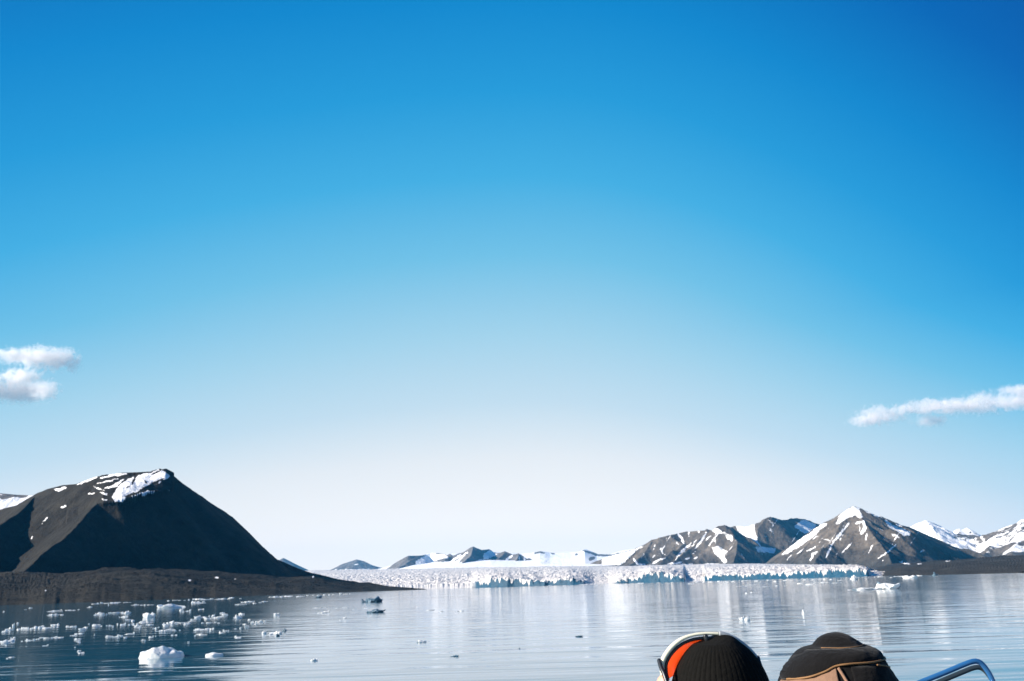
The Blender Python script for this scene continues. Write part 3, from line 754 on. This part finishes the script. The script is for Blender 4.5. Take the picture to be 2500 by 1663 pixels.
LEFTG = 'bright brash ice in the dark reflection of the left mountain'
LEFTL = 'small white ice chunk in the drifting brash on the dark reflection of the left mountain'
LEFTB = ['small white ice chunk lying just off the dark left shore', 'small white ice chunk in the dense middle band of brash left of the spit',
         'small white ice chunk in the nearest scattered brash around the largest ice block']
LEFTGB = ['brash ice just off the left shore', 'dense middle band of brash ice at the left', 'nearest scattered brash ice at the lower left']
def chain(x0, y0, x1, y1, n, w, h, jy=2.0, label=LEFTL, group=LEFTG, mats=None):
    for i in range(n):
        t = (i + rnd.uniform(0.2, 0.8)) / n
        lb, gp = label, group
        if label is LEFTL:
            yy = (y0 + y1) / 2
            k_ = 0 if yy < 1492 else (1 if yy < 1542 else 2)
            lb = LEFTB[k_]; gp = LEFTGB[k_]
        ww = w * rnd.choice((0.3, 0.4, 0.5, 0.7, 0.9, 1.1, 1.5))
        floe(x0 + (x1 - x0) * t, y0 + (y1 - y0) * t + rnd.uniform(-jy, jy), ww, h * rnd.uniform(0.45, 1.3), lb, gp, me=mats[rnd.randrange(len(mats))] if mats else None)
# from the shore down to the foreground, as they drift in the photograph
chain(8, 1493, 10, 1495, 1, 14, 8); chain(60, 1488, 80, 1486, 2, 9, 5)
chain(112, 1503, 155, 1500, 4, 13, 6, 2); chain(120, 1494, 195, 1490, 6, 15, 6, 1.5); chain(205, 1484, 230, 1482, 2, 14, 4, 1)
chain(220, 1475, 320, 1470, 8, 13, 5, 1.5); chain(255, 1479, 268, 1478, 1, 10, 6)
chain(325, 1477, 375, 1480, 4, 14, 6, 2.5); chain(405, 1467, 590, 1461, 14, 13, 5, 1.5); chain(465, 1474, 500, 1470, 5, 16, 8, 2.5)
chain(228, 1500, 312, 1496, 9, 14, 10, 3); chain(300, 1504, 318, 1516, 3, 13, 10, 2)
chain(437, 1494, 470, 1496, 4, 17, 12, 4); chain(486, 1489, 498, 1488, 2, 9, 6, 1); chain(540, 1496, 556, 1504, 3, 11, 9, 2)
chain(8, 1545, 45, 1524, 5, 16, 13, 3); chain(42, 1537, 142, 1530, 10, 16, 11, 2.5)
chain(160, 1532, 192, 1531, 3, 18, 10, 2); chain(198, 1538, 216, 1533, 3, 13, 11, 3)
chain(215, 1522, 252, 1531, 4, 11, 7, 2); chain(255, 1529, 330, 1524, 8, 10, 6, 3); chain(322, 1512, 328, 1530, 2, 6, 7, 2)
chain(334, 1524, 342, 1536, 3, 10, 12, 3); chain(345, 1522, 392, 1536, 7, 12, 8, 4)
chain(395, 1526, 446, 1518, 7, 15, 10, 4); chain(388, 1543, 442, 1538, 7, 14, 8, 3); chain(446, 1526, 478, 1514, 5, 12, 8, 4)
chain(467, 1510, 540, 1508, 12, 14, 10, 5); chain(492, 1520, 542, 1522, 5, 12, 5, 2)
chain(474, 1538, 522, 1535, 7, 14, 8, 2.5); chain(472, 1552, 498, 1548, 4, 11, 5, 2); chain(533, 1547, 556, 1536, 4, 11, 5, 3)
chain(12, 1570, 36, 1556, 4, 17, 16, 3); chain(0, 1566, 20, 1578, 2, 9, 7, 2)
chain(48, 1564, 118, 1559, 7, 13, 6, 3); chain(124, 1558, 152, 1556, 3, 13, 5, 1); chain(104, 1577, 120, 1575, 2, 11, 5, 1)
chain(174, 1550, 206, 1548, 4, 12, 6, 2); chain(184, 1556, 196, 1572, 4, 10, 8, 2); chain(180, 1580, 204, 1600, 3, 9, 5, 2)
chain(228, 1552, 234, 1546, 1, 6, 8); chain(262, 1555, 308, 1556, 6, 15, 10, 3); chain(314, 1548, 332, 1546, 2, 13, 6, 1)
chain(346, 1566, 358, 1562, 2, 8, 6, 2); chain(364, 1556, 384, 1554, 3, 9, 5, 1); chain(415, 1552, 434, 1550, 2, 14, 6, 1); chain(16, 1608, 30, 1605, 2, 13, 5, 1)
chain(455, 1570, 465, 1569, 1, 8, 4)
PALEG = 'pale brash ice in the bright water off the spit'
PALEL = 'pale white ice chunk barely showing in the bright water off the spit'
chain(572, 1512, 592, 1496, 4, 16, 13, 4, PALEL, PALEG); chain(570, 1535, 650, 1518, 8, 14, 6, 5, PALEL, PALEG); chain(565, 1557, 590, 1556, 2, 13, 8, 1, PALEL, PALEG)
chain(600, 1514, 645, 1520, 4, 15, 8, 4, PALEL, PALEG); chain(640, 1550, 688, 1546, 4, 16, 12, 4, PALEL, PALEG); chain(672, 1505, 682, 1496, 2, 11, 9, 2, PALEL, PALEG)
chain(570, 1475, 650, 1470, 7, 16, 5, 3, PALEL, PALEG); chain(655, 1460, 860, 1449, 16, 12, 4, 1.5, PALEL, PALEG); chain(780, 1500, 800, 1494, 2, 16, 9, 2, PALEL, PALEG)
chain(760, 1480, 900, 1488, 6, 14, 4, 4, PALEL, PALEG); chain(1000, 1480, 1150, 1500, 5, 14, 4, 10, PALEL, PALEG); chain(820, 1520, 850, 1505, 2, 7, 7, 2, PALEL, PALEG)
FRG = 'brash ice lying off the glacier front'
FRL = 'thin white ice chunk floating close along the glacier front'
chain(1300, 1432, 1660, 1424, 10, 16, 3, 2, FRL, FRG); chain(1680, 1424, 2060, 1415, 22, 18, 4, 2.5, FRL, FRG); chain(1800, 1432, 2050, 1425, 9, 16, 5, 4, FRL, FRG)
chain(2080, 1412, 2260, 1407, 9, 16, 4, 1.5, FRL, FRG); chain(1810, 1452, 1840, 1448, 2, 16, 6, 2, FRL, FRG)

# ================================================================== PEOPLE
def tube(bm, pts, rad, seg=12, closed=False, flat=(1, 1), ref=Vector((0, 1, 0))):
    rings = []
    n = len(pts)
    for i, p in enumerate(pts):
        a = pts[max(0, i - 1)]; b = pts[min(n - 1, i + 1)]
        d = (b - a).normalized()
        x = d.cross(ref)
        if x.length < 1e-3: x = d.cross(Vector((1, 0, 0)))
        x.normalize(); y = x.cross(d).normalized()
        r = rad[i] if isinstance(rad, (list, tuple)) else rad
        rings.append([bm.verts.new(p + x * math.cos(2 * math.pi * k / seg) * r * flat[0] + y * math.sin(2 * math.pi * k / seg) * r * flat[1]) for k in range(seg)])
    for i in range(n - 1):
        for k in range(seg):
            bm.faces.new((rings[i][k], rings[i][(k + 1) % seg], rings[i + 1][(k + 1) % seg], rings[i + 1][k]))
    bm.faces.new(rings[0][::-1]); bm.faces.new(rings[-1])
def bmobj(name, bm, mat, parent=None, sm=True):
    bmesh.ops.recalc_face_normals(bm, faces=bm.faces[:])
    me = bpy.data.meshes.new(name); bm.to_mesh(me); bm.free()
    if sm: smooth(me)
    return link(name, me, mat, parent)
def catmull(pts, n=6):
    out = []
    P = [pts[0]] + list(pts) + [pts[-1]]
    for i in range(1, len(P) - 2):
        for k in range(n):
            t = k / n
            a, b, c, d = P[i - 1], P[i], P[i + 1], P[i + 2]
            out.append(0.5 * ((2 * b) + (-a + c) * t + (2 * a - 5 * b + 4 * c - d) * t * t + (-a + 3 * b - 3 * c + d) * t ** 3))
    out.append(P[-2])
    return out
SKIN = simple('skin', (0.62, 0.30, 0.20), 0.5, 0.1, 20)
def sheen(m, w, tint=(1, 1, 1)):
    b = [n for n in m.node_tree.nodes if n.type == 'BSDF_PRINCIPLED'][0]
    b.inputs['Sheen Weight'].default_value = w; b.inputs['Sheen Roughness'].default_value = 0.5
    b.inputs['Sheen Tint'].default_value = (tint[0], tint[1], tint[2], 1)
KNIT = simple('black_knit', (0.005, 0.0048, 0.0042), 0.95, 0.5, 120, bump=0.003, spec=0.08)
JACKET_R = simple('navy_jacket_cloth', (0.02, 0.03, 0.06), 0.8, 0.2, 60, bump=0.002)
JACKET_B = simple('brown_jacket_cloth', (0.10, 0.06, 0.035), 0.8, 0.2, 60, bump=0.002)
TROUSER = simple('dark_trouser_cloth', (0.03, 0.03, 0.035), 0.85, 0.2, 60, bump=0.002)
BOOT = simple('black_rubber', (0.02, 0.02, 0.02), 0.5, 0.2, 30)
HAIR = simple('brown_hair', (0.05, 0.03, 0.02), 0.7, 0.3, 90)

def skinned(name, verts, edges, radii, mat, parent, root=0, sub=2):
    me = bpy.data.meshes.new(name)
    me.from_pydata([tuple(v) for v in verts], edges, [])
    o = link(name, me, mat, parent)
    m = o.modifiers.new('skin', 'SKIN'); m.use_smooth_shade = True
    sv = me.skin_vertices[0].data
    for i, r in enumerate(radii):
        sv[i].radius = (r[0], r[1]) if isinstance(r, tuple) else (r, r)
        sv[i].use_root = (i == root)
    s_ = o.modifiers.new('sub', 'SUBSURF'); s_.levels = sub; s_.render_levels = sub
    return o
def person(loc, H, rz, label, jacket):
    """standing figure, origin on the deck, facing +Y; H = height of the top of the head"""
    t = thing('person', loc, rz)
    tag(t, label, 'person')
    k = H / 1.78
    V, E, Rr = [], [], []
    def v(x, y, z, r, par=None):
        V.append(Vector((x, y, z)) * k); Rr.append(r * k if not isinstance(r, tuple) else (r[0] * k, r[1] * k))
        if par is not None: E.append((par, len(V) - 1))
        return len(V) - 1
    pel = v(0, 0, 0.95, (0.15, 0.11))
    w = v(0, 0, 1.10, (0.14, 0.10), pel); ch = v(0, 0, 1.30, (0.17, 0.11), w); ne = v(0, 0, 1.46, (0.07, 0.07), ch)
    hb = v(0, 0.015, 1.54, (0.06, 0.065), ne); hc = v(0, 0.02, 1.63, (0.072, 0.09), hb); v(0, 0.01, 1.725, (0.055, 0.07), hc)
    for s in (-1, 1):
        sh = v(s * 0.17, 0, 1.40, 0.055, ch); el = v(s * 0.25, -0.02, 1.13, 0.042, sh); wr = v(s * 0.27, 0.08, 0.90, 0.028, el)
        pm = v(s * 0.268, 0.11, 0.83, (0.038, 0.02), wr)
        for q, (dx, ln) in enumerate(((-0.028, 0.060), (-0.010, 0.072), (0.010, 0.068), (0.027, 0.052))):
            a = v(s * 0.268 + dx, 0.125, 0.79, 0.0095, pm); b = v(s * 0.268 + dx * 1.1, 0.135, 0.79 - ln * 0.5, 0.0085, a); v(s * 0.266 + dx * 1.1, 0.125, 0.79 - ln, 0.0075, b)
        a = v(s * 0.235, 0.13, 0.84, 0.011, pm); v(s * 0.225, 0.15, 0.805, 0.009, a)
        hp = v(s * 0.09, 0, 0.88, 0.085, pel); kn = v(s * 0.11, 0.01, 0.49, 0.058, hp); an = v(s * 0.12, -0.01, 0.09, 0.042, kn); v(s * 0.125, 0.13, 0.035, (0.04, 0.03), an)
    skinned('body', V, E, Rr, SKIN, t)
    # jacket
    V2, E2, R2 = [], [], []
    def v2(x, y, z, r, par=None):
        V2.append(Vector((x, y, z)) * k); R2.append(r * k if not isinstance(r, tuple) else (r[0] * k, r[1] * k))
        if par is not None: E2.append((par, len(V2) - 1))
        return len(V2) - 1
    a = v2(0, 0, 0.86, (0.18, 0.14)); b = v2(0, 0, 1.08, (0.175, 0.135), a); c = v2(0, 0, 1.30, (0.20, 0.14), b); d = v2(0, -0.005, 1.45, (0.10, 0.09), c); v2(0, 0, 1.52, (0.085, 0.085), d)
    for s in (-1, 1):
        sh = v2(s * 0.18, 0, 1.39, 0.085, c); el = v2(s * 0.26, -0.02, 1.12, 0.065, sh); v2(s * 0.27, 0.07, 0.93, 0.05, el)
    skinned('jacket', V2, E2, R2, jacket, t)
    V3 = [Vector((0, 0, 0.98)) * k]; E3 = []; R3 = [(0.155 * k, 0.12 * k)]
    for s in (-1, 1):
        n0 = len(V3)
        V3 += [Vector((s * 0.095, 0, 0.85)) * k, Vector((s * 0.11, 0.01, 0.48)) * k, Vector((s * 0.12, -0.01, 0.16)) * k]
        R3 += [0.105 * k, 0.078 * k, 0.066 * k]; E3 += [(0, n0), (n0, n0 + 1), (n0 + 1, n0 + 2)]
    skinned('trousers', V3, E3, R3, TROUSER, t)
    for s in (-1, 1):
        bm = bmesh.new()
        tube(bm, [Vector((s * 0.12, -0.02, 0.26)), Vector((s * 0.12, -0.02, 0.10)), Vector((s * 0.122, 0.0, 0.052)), Vector((s * 0.125, 0.09, 0.046)), Vector((s * 0.127, 0.17, 0.04)), Vector((s * 0.127, 0.20, 0.035))],
             [0.062, 0.056, 0.052, 0.046, 0.038, 0.02], 16, ref=Vector((1, 0, 0)))
        bmobj('boot', bm, BOOT, t)
    return t

DECK_Z = 1.12
# ---- person with the ribbed beanie and the raised sunglasses
Y1 = 1.82
top1 = at(1748, 1551, Y1)
P1 = person((top1.x, Y1, DECK_Z), top1.z - DECK_Z - 0.01, 0, 'person seen from behind in a black ribbed beanie with orange-lensed sunglasses pushed up on it', JACKET_R)
def hat_local(P, pt): return pt - Vector(P.location)
def beanie():
    c = Vector((0, 0, top1.z - DECK_Z - 0.135))
    a, b, hh = 0.0985, 0.112, 0.135
    nu, nv = 432, 60
    P = []
    for j in range(nv):
        th = (j / (nv - 1)) * R(128)
        for i in range(nu):
            ph = 2 * math.pi * i / nu
            rib = abs(math.sin(ph * 27)) ** 0.6
            fade = min(1, math.sin(min(th, R(90))) * 1.5)
            rr = 1 + (0.016 + 0.007 * math.sin(ph * 4.3 + th * 3)) * (rib - 0.6) * fade
            wob = 1 + 0.012 * math.sin(ph * 3 + 1) + 0.01 * math.sin(ph * 5 + th * 4)
            st = math.sin(th) if th < R(90) else 1.0 - 0.10 * (math.sin(th - R(90)) ** 2)
            z = math.cos(th) * hh + 0.004 * math.sin(ph * 2 + 0.6) * (1 - abs(math.cos(th)))
            if th < R(28): z += 0.006 * math.cos(ph - 0.4) * math.sin(th / R(28) * math.pi)
            P.append((a * st * rr * wob * math.cos(ph) , b * st * rr * wob * math.sin(ph), z))
    P = np.array(P)
    bm = bmesh.new()
    vs = [bm.verts.new(Vector(p) + c) for p in P]
    for j in range(nv - 1):
        for i in range(nu):
            q = [vs[j * nu + i], vs[j * nu + (i + 1) % nu], vs[(j + 1) * nu + (i + 1) % nu], vs[(j + 1) * nu + i]]
            bm.faces.new(q)
    bmesh.ops.remove_doubles(bm, verts=bm.verts[:nu], dist=1e-5)
    o = bmobj('beanie', bm, KNIT, P1)
    return o
beanie()
# ears and face of the bare head peeping out under the hat on the left
bm = bmesh.new()
bmesh.ops.create_icosphere(bm, subdivisions=3, radius=1)
for v in bm.verts:
    r = 1 + 0.15 * math.sin(v.co.z * 3)
    v.co = Vector((v.co.x * 0.012, v.co.y * 0.018 * r, v.co.z * 0.034))
e = bmobj('ear', bm, SKIN, P1)
pe = at(1622, 1692, Y1 - 0.01)
e.location = hat_local(P1, pe); e.rotation_euler = (R(8), R(-8), R(30))
FRAME = simple('cream_frame', (0.72, 0.68, 0.52), 0.22, 0.08, 20, spec=0.6)
GREYF = simple('grey_frame', (0.30, 0.32, 0.34), 0.35, 0.15, 60)
BLACKF = simple('black_plastic', (0.015, 0.018, 0.022), 0.35, 0.2, 30)
def lens_material():
    m, nt, out = newmat('orange_lens')
    b = N(nt, 'ShaderNodeBsdfPrincipled', Roughness=0.25)
    b.inputs['Base Color'].default_value = (0.95, 0.22, 0.07, 1)
    tr = N(nt, 'ShaderNodeBsdfTranslucent'); tr.inputs['Color'].default_value = (1.0, 0.32, 0.12, 1)
    mx = N(nt, 'ShaderNodeMixShader'); mx.inputs[0].default_value = 0.6
    nt.links.new(b.outputs[0], mx.inputs[1]); nt.links.new(tr.outputs[0], mx.inputs[2])
    nt.links.new(mx.outputs[0], out.inputs['Surface'])
    return m
def sunglasses():
    YR = Y1 - 0.005
    arc = [(1621, 1662), (1617, 1640), (1617, 1620), (1625, 1600), (1642, 1578), (1664, 1561), (1690, 1551), (1718, 1547), (1745, 1547), (1765, 1549), (1790, 1559), (1815, 1575), (1838, 1597), (1851, 1616), (1860, 1640)]
    pts = catmull([at(x, y, YR) - Vector(P1.location) for x, y in arc], 6)
    g = bmesh.new()
    n = len(pts)
    tube(g, pts[: int(n * 0.62)], [0.0030 + 0.0022 * math.sin(math.pi * min(1, (i + 4) / 40)) for i in range(int(n * 0.62))], 12)
    fr = bmobj('sunglasses', g, FRAME, P1)
    g = bmesh.new(); tube(g, pts[int(n * 0.60):], 0.0052, 12)
    bmobj('frame', g, GREYF, fr)
    # black inner lip of the frame
    cc = sum(pts, Vector()) / n - Vector((0, 0, 0.05))
    inner = [p + (cc - p).normalized() * 0.0085 + Vector((0, 0.004, 0)) for p in pts]
    g = bmesh.new(); tube(g, inner, 0.0032, 10)
    bmobj('rim', g, BLACKF, fr)
    # lens: from the rim it runs forward and in towards the hat
    g = bmesh.new()
    rows = []
    for j in range(8):
        t = j / 7
        rows.append([g.verts.new(p + (cc - p) * (0.10 + 0.42 * t) + Vector((0, 0.012 + 0.075 * math.sin(t * 1.5), 0))) for p in pts])
    for j in range(7):
        for i in range(n - 1):
            g.faces.new((rows[j][i], rows[j][i + 1], rows[j + 1][i + 1], rows[j + 1][i]))
    ln = bmobj('lens', g, lens_material(), fr)
    sm_ = ln.modifiers.new('s', 'SOLIDIFY'); sm_.thickness = 0.0015
    # nose bridge nub and temples
    g = bmesh.new()
    q = at(1722, 1552, YR - 0.004) - Vector(P1.location); q2 = at(1729, 1568, YR) - Vector(P1.location)
    tube(g, [q + Vector((0, 0, 0.003)), q, (q + q2) / 2, q2], [0.003, 0.0048, 0.005, 0.006], 10)
    bmobj('nose_bridge', g, BLACKF, fr)
    for a_ in ([(1609, 1612), (1614, 1630), (1622, 1648), (1632, 1680)], [(1850, 1606), (1855, 1624), (1862, 1646), (1872, 1690)]):
        g = bmesh.new()
        tube(g, catmull([at(x, y, YR - 0.012 * i) - Vector(P1.location) for i, (x, y) in enumerate(a_)], 4), 0.0042, 10, flat=(1, 1.3))
        bmobj('temple', g, BLACKF, fr)
sunglasses()

# ---- person in the heavy lined hat
Y2 = 2.72
top2 = at(2040, 1543, Y2)
P2 = person((top2.x, Y2, DECK_Z), top2.z - DECK_Z - 0.02, 0, 'person seen from behind in a bulky dark hat with tan lining and a peaked crown', JACKET_B)
HATD = simple('dark_hat_cloth', (0.0045, 0.0042, 0.0045), 0.9, 0.5, 35, bump=0.006, spec=0.12)
sheen(HATD, 0.05); sheen(KNIT, 0.01)
HATS = simple('tan_fleece', (0.22, 0.13, 0.085), 0.9, 0.2, 90, bump=0.002, spec=0.1)
PIPE = simple('amber_piping', (0.20, 0.10, 0.035), 0.7, 0.2, 90)
prof = [(1543, 2036, 2046), (1546, 2020, 2058), (1551, 2008, 2068), (1558, 1999, 2079), (1566, 1993, 2090), (1574, 1988, 2099), (1580, 1966, 2106), (1588, 1954, 2117), (1600, 1944, 2131),
        (1610, 1937, 2141), (1625, 1928, 2149), (1640, 1920, 2157), (1663, 1912, 2168), (1700, 1905, 2182), (1760, 1900, 2200)]
def fold(a, py):
    return float(fbm(np.array([math.cos(a) * 1.6 + 4 + py / 60.0]), np.array([math.sin(a) * 1.6 + 7 + py / 35.0]), 91, 4, 0.55)[0]) * (1 if py > 1560 else 0.4)
def hatpt(px, py, off=0.0, back=-1):
    l = np.interp(py, [p[0] for p in prof], [p[1] for p in prof]); r = np.interp(py, [p[0] for p in prof], [p[2] for p in prof])
    c = (l + r) / 2; hw = (r - l) / 2
    s = max(-1, min(1, (px - c) / hw))
    A = at(c, py, Y2)
    w = hw * Y2 / FPX
    ph = math.asin(s); off = off + 0.006 * fold(-math.pi / 2 + ph, py)
    return Vector((A.x + (w + off) * math.sin(ph), Y2 + back * (w * 1.08 + off) * math.cos(ph), A.z + off * 0.3)) - Vector(P2.location)
def hat_ring(py, n=64, off=0.0):
    l = np.interp(py, [p[0] for p in prof], [p[1] for p in prof]); r = np.interp(py, [p[0] for p in prof], [p[2] for p in prof])
    A = at((l + r) / 2, py, Y2); w = (r - l) / 2 * Y2 / FPX + off
    out = []
    for i in range(n):
        a_ = 2 * math.pi * i / n; a2 = a_ if a_ <= math.pi else a_ - 2 * math.pi
        ww = w + 0.006 * fold(a2, py)
        out.append(Vector((A.x + ww * math.cos(a_), Y2 + ww * 1.08 * math.sin(a_), A.z)) - Vector(P2.location))
    return out
def loft(name, ys, mat, parent, off=0.0):
    g = bmesh.new(); rings = [[g.verts.new(p) for p in hat_ring(y, 64, off)] for y in ys]
    for j in range(len(rings) - 1):
        for i in range(64):
            g.faces.new((rings[j][i], rings[j][(i + 1) % 64], rings[j + 1][(i + 1) % 64], rings[j + 1][i]))
    g.faces.new(rings[0])
    return bmobj(name, g, mat, parent)
hat = loft('hat', list(np.linspace(1543.2, 1579, 18)), HATD, P2)
loft('hood', list(np.linspace(1577, 1760, 40)), HATD, P2)
def patch2(name, top, bot, x0, x1, mat, parent, off, n=40, m=14):
    """strip of the hat surface between the curves top(x) and bot(x)"""
    g = bmesh.new(); rows = []
    for j in range(m + 1):
        t = j / m
        o_ = off * math.sin(math.pi * min(1, max(0, 0.08 + 0.84 * t))) + 0.001
        rows.append([g.verts.new(hatpt(x0 + (x1 - x0) * i / n, top(x0 + (x1 - x0) * i / n) * (1 - t) + bot(x0 + (x1 - x0) * i / n) * t, o_)) for i in range(n + 1)])
    for j in range(m):
        for i in range(n):
            g.faces.new((rows[j][i], rows[j][i + 1], rows[j + 1][i + 1], rows[j + 1][i]))
    o = bmobj(name, g, mat, parent)
    s_ = o.modifiers.new('s', 'SOLIDIFY'); s_.thickness = 0.002
    return o
edge = lambda x: float(np.interp(x, [1905, 1920, 1950, 1980, 2005, 2030, 2080, 2135, 2170], [1656, 1652, 1643, 1629, 1614, 1611, 1610, 1607, 1612]))
topb = lambda x: float(np.interp(x, [1905, 1966, 1990, 2110, 2170], [1630, 1581, 1579, 1577, 1585]))
patch2('hat_band', topb, edge, 1915, 2152, HATD, hat, 0.010)
patch2('ear_flap', lambda x: edge(x) + 1, lambda x: 1740, 1905, 2003, HATS, P2, 0.006)
patch2('ear_flap', lambda x: edge(x) + 5, lambda x: 1740, 2034, 2190, HATD, P2, 0.005)
def piping(pts, r, mat=PIPE, off=0.006):
    g = bmesh.new(); tube(g, catmull([hatpt(x, y, off) for x, y in pts], 5), r, 8); return bmobj('piping', g, mat, hat)
piping([(1921, 1651), (1950, 1643), (1980, 1629), (2003, 1616), (2030, 1612), (2080, 1611), (2120, 1609), (2136, 1607)], 0.0028)
piping([(2090, 1618), (2115, 1622), (2138, 1628)], 0.0022)
piping([(1992, 1577), (2030, 1577), (2070, 1576), (2096, 1574)], 0.0016, off=0.002)
piping([(2008, 1620), (2016, 1642), (2026, 1670), (2034, 1700)], 0.0045, HATS, 0.004)

# ================================================================== BOAT (mostly below the frame)
HULL = simple('white_hull_paint', (0.75, 0.75, 0.73), 0.3, 0.05, 2)
DECKM = simple('grey_deck', (0.28, 0.29, 0.30), 0.8, 0.15, 40, bump=0.002)
BLUEP = simple('blue_painted_tube', (0.02, 0.10, 0.25), 0.25, 0.15, 30)
DARKT = simple('dark_steel_tube', (0.035, 0.05, 0.06), 0.3, 0.2, 30, metal=0.3)
boat = thing('boat', (0.6, 1.4, 0.0))
tag(boat, 'boat under the two people whose blue tubular rail shows at the lower right', 'boat')
def hull():
    secs = [(-4.2, 1.25, 0.95), (-3, 1.45, 1.0), (0, 1.55, 1.03), (2, 1.45, 1.08), (3.4, 1.0, 1.14), (4.2, 0.25, 1.2)]
    g = bmesh.new(); rings = []
    for y, w, z in secs:
        rings.append([g.verts.new(v) for v in ((-w, y, z), (-w * 0.93, y, 0.35), (-w * 0.7, y * 0.96, -0.12), (0, y * 0.94, -0.35), (w * 0.7, y * 0.96, -0.12), (w * 0.93, y, 0.35), (w, y, z))])
    for j in range(len(rings) - 1):
        for i in range(6):
            g.faces.new((rings[j][i], rings[j][i + 1], rings[j + 1][i + 1], rings[j + 1][i]))
    g.faces.new(rings[0]); g.faces.new(rings[-1][::-1])
    bmobj('hull', g, HULL, boat, False)
    g = bmesh.new()
    L = [g.verts.new((-w + 0.02, y, DECK_Z - 0.04)) for y, w, z in secs[:-1]]; Rt = [g.verts.new((w - 0.02, y, DECK_Z - 0.04)) for y, w, z in secs[:-1]]
    tip = g.verts.new((0, 4.15, DECK_Z - 0.04))
    f = g.faces.new(L + [tip] + Rt[::-1])
    ex = bmesh.ops.extrude_face_region(g, geom=[f])
    for v in [e for e in ex['geom'] if isinstance(e, bmesh.types.BMVert)]: v.co.z += 0.04
    bmobj('deck', g, DECKM, boat, False)
hull()
def rail(name, pix, Y, r, mat, drop):
    g = bmesh.new()
    off = Vector(boat.location)
    pts = [at(x, y, Y) for x, y in pix]
    pts = [Vector((pts[0].x - 0.06, Y, pts[0].z - 0.25)), Vector((pts[0].x - 0.08, Y, DECK_Z - 0.02))][::-1] + pts + [Vector((pts[-1].x + drop, Y, DECK_Z - 0.02))]
    e0, e1 = pts[2], pts[-2]
    pts = pts[:1] + [pts[0].lerp(e0, t) for t in (0.3, 0.6, 0.85)] + pts[2:-1] + [e1.lerp(pts[-1], t) for t in (0.06, 0.15, 0.4, 0.7)] + pts[-1:]
    pts = [p - off for p in pts]
    tube(g, catmull(pts, 8), r, 14)
    return bmobj(name, g, mat, boat)
rail('rail', [(2100, 1728), (2150, 1706), (2250, 1665), (2300, 1645), (2350, 1624), (2372, 1616), (2386, 1615), (2398, 1622), (2412, 1640), (2424, 1664), (2440, 1710)], 3.2, 0.0088, BLUEP, 0.1)
rail('rail', [(2100, 1745), (2150, 1724), (2250, 1683), (2300, 1662), (2350, 1641), (2376, 1631), (2392, 1630), (2405, 1638), (2418, 1654), (2430, 1676), (2446, 1720)], 3.28, 0.0085, DARKT, 0.1)

# ================================================================== HAZE
hm, hnt, hout = newmat('arctic_haze')
hv = N(hnt, 'ShaderNodeVolumePrincipled')
hv.inputs['Color'].default_value = (0.06, 0.50, 1.0, 1)
hv.inputs['Density'].default_value = 8.5e-6
hv.inputs['Anisotropy'].default_value = 0.0
hnt.links.new(hv.outputs[0], hout.inputs['Volume'])
bm = bmesh.new()
bmesh.ops.create_cube(bm, size=1)
for v in bm.verts:
    v.co = Vector((v.co.x * 60000, v.co.y * 64000 , v.co.z * 1503 + 747.5))
me = bpy.data.meshes.new('haze'); bm.to_mesh(me); bm.free()
hz = link('haze', me, hm)
tag(hz, kind='stuff')
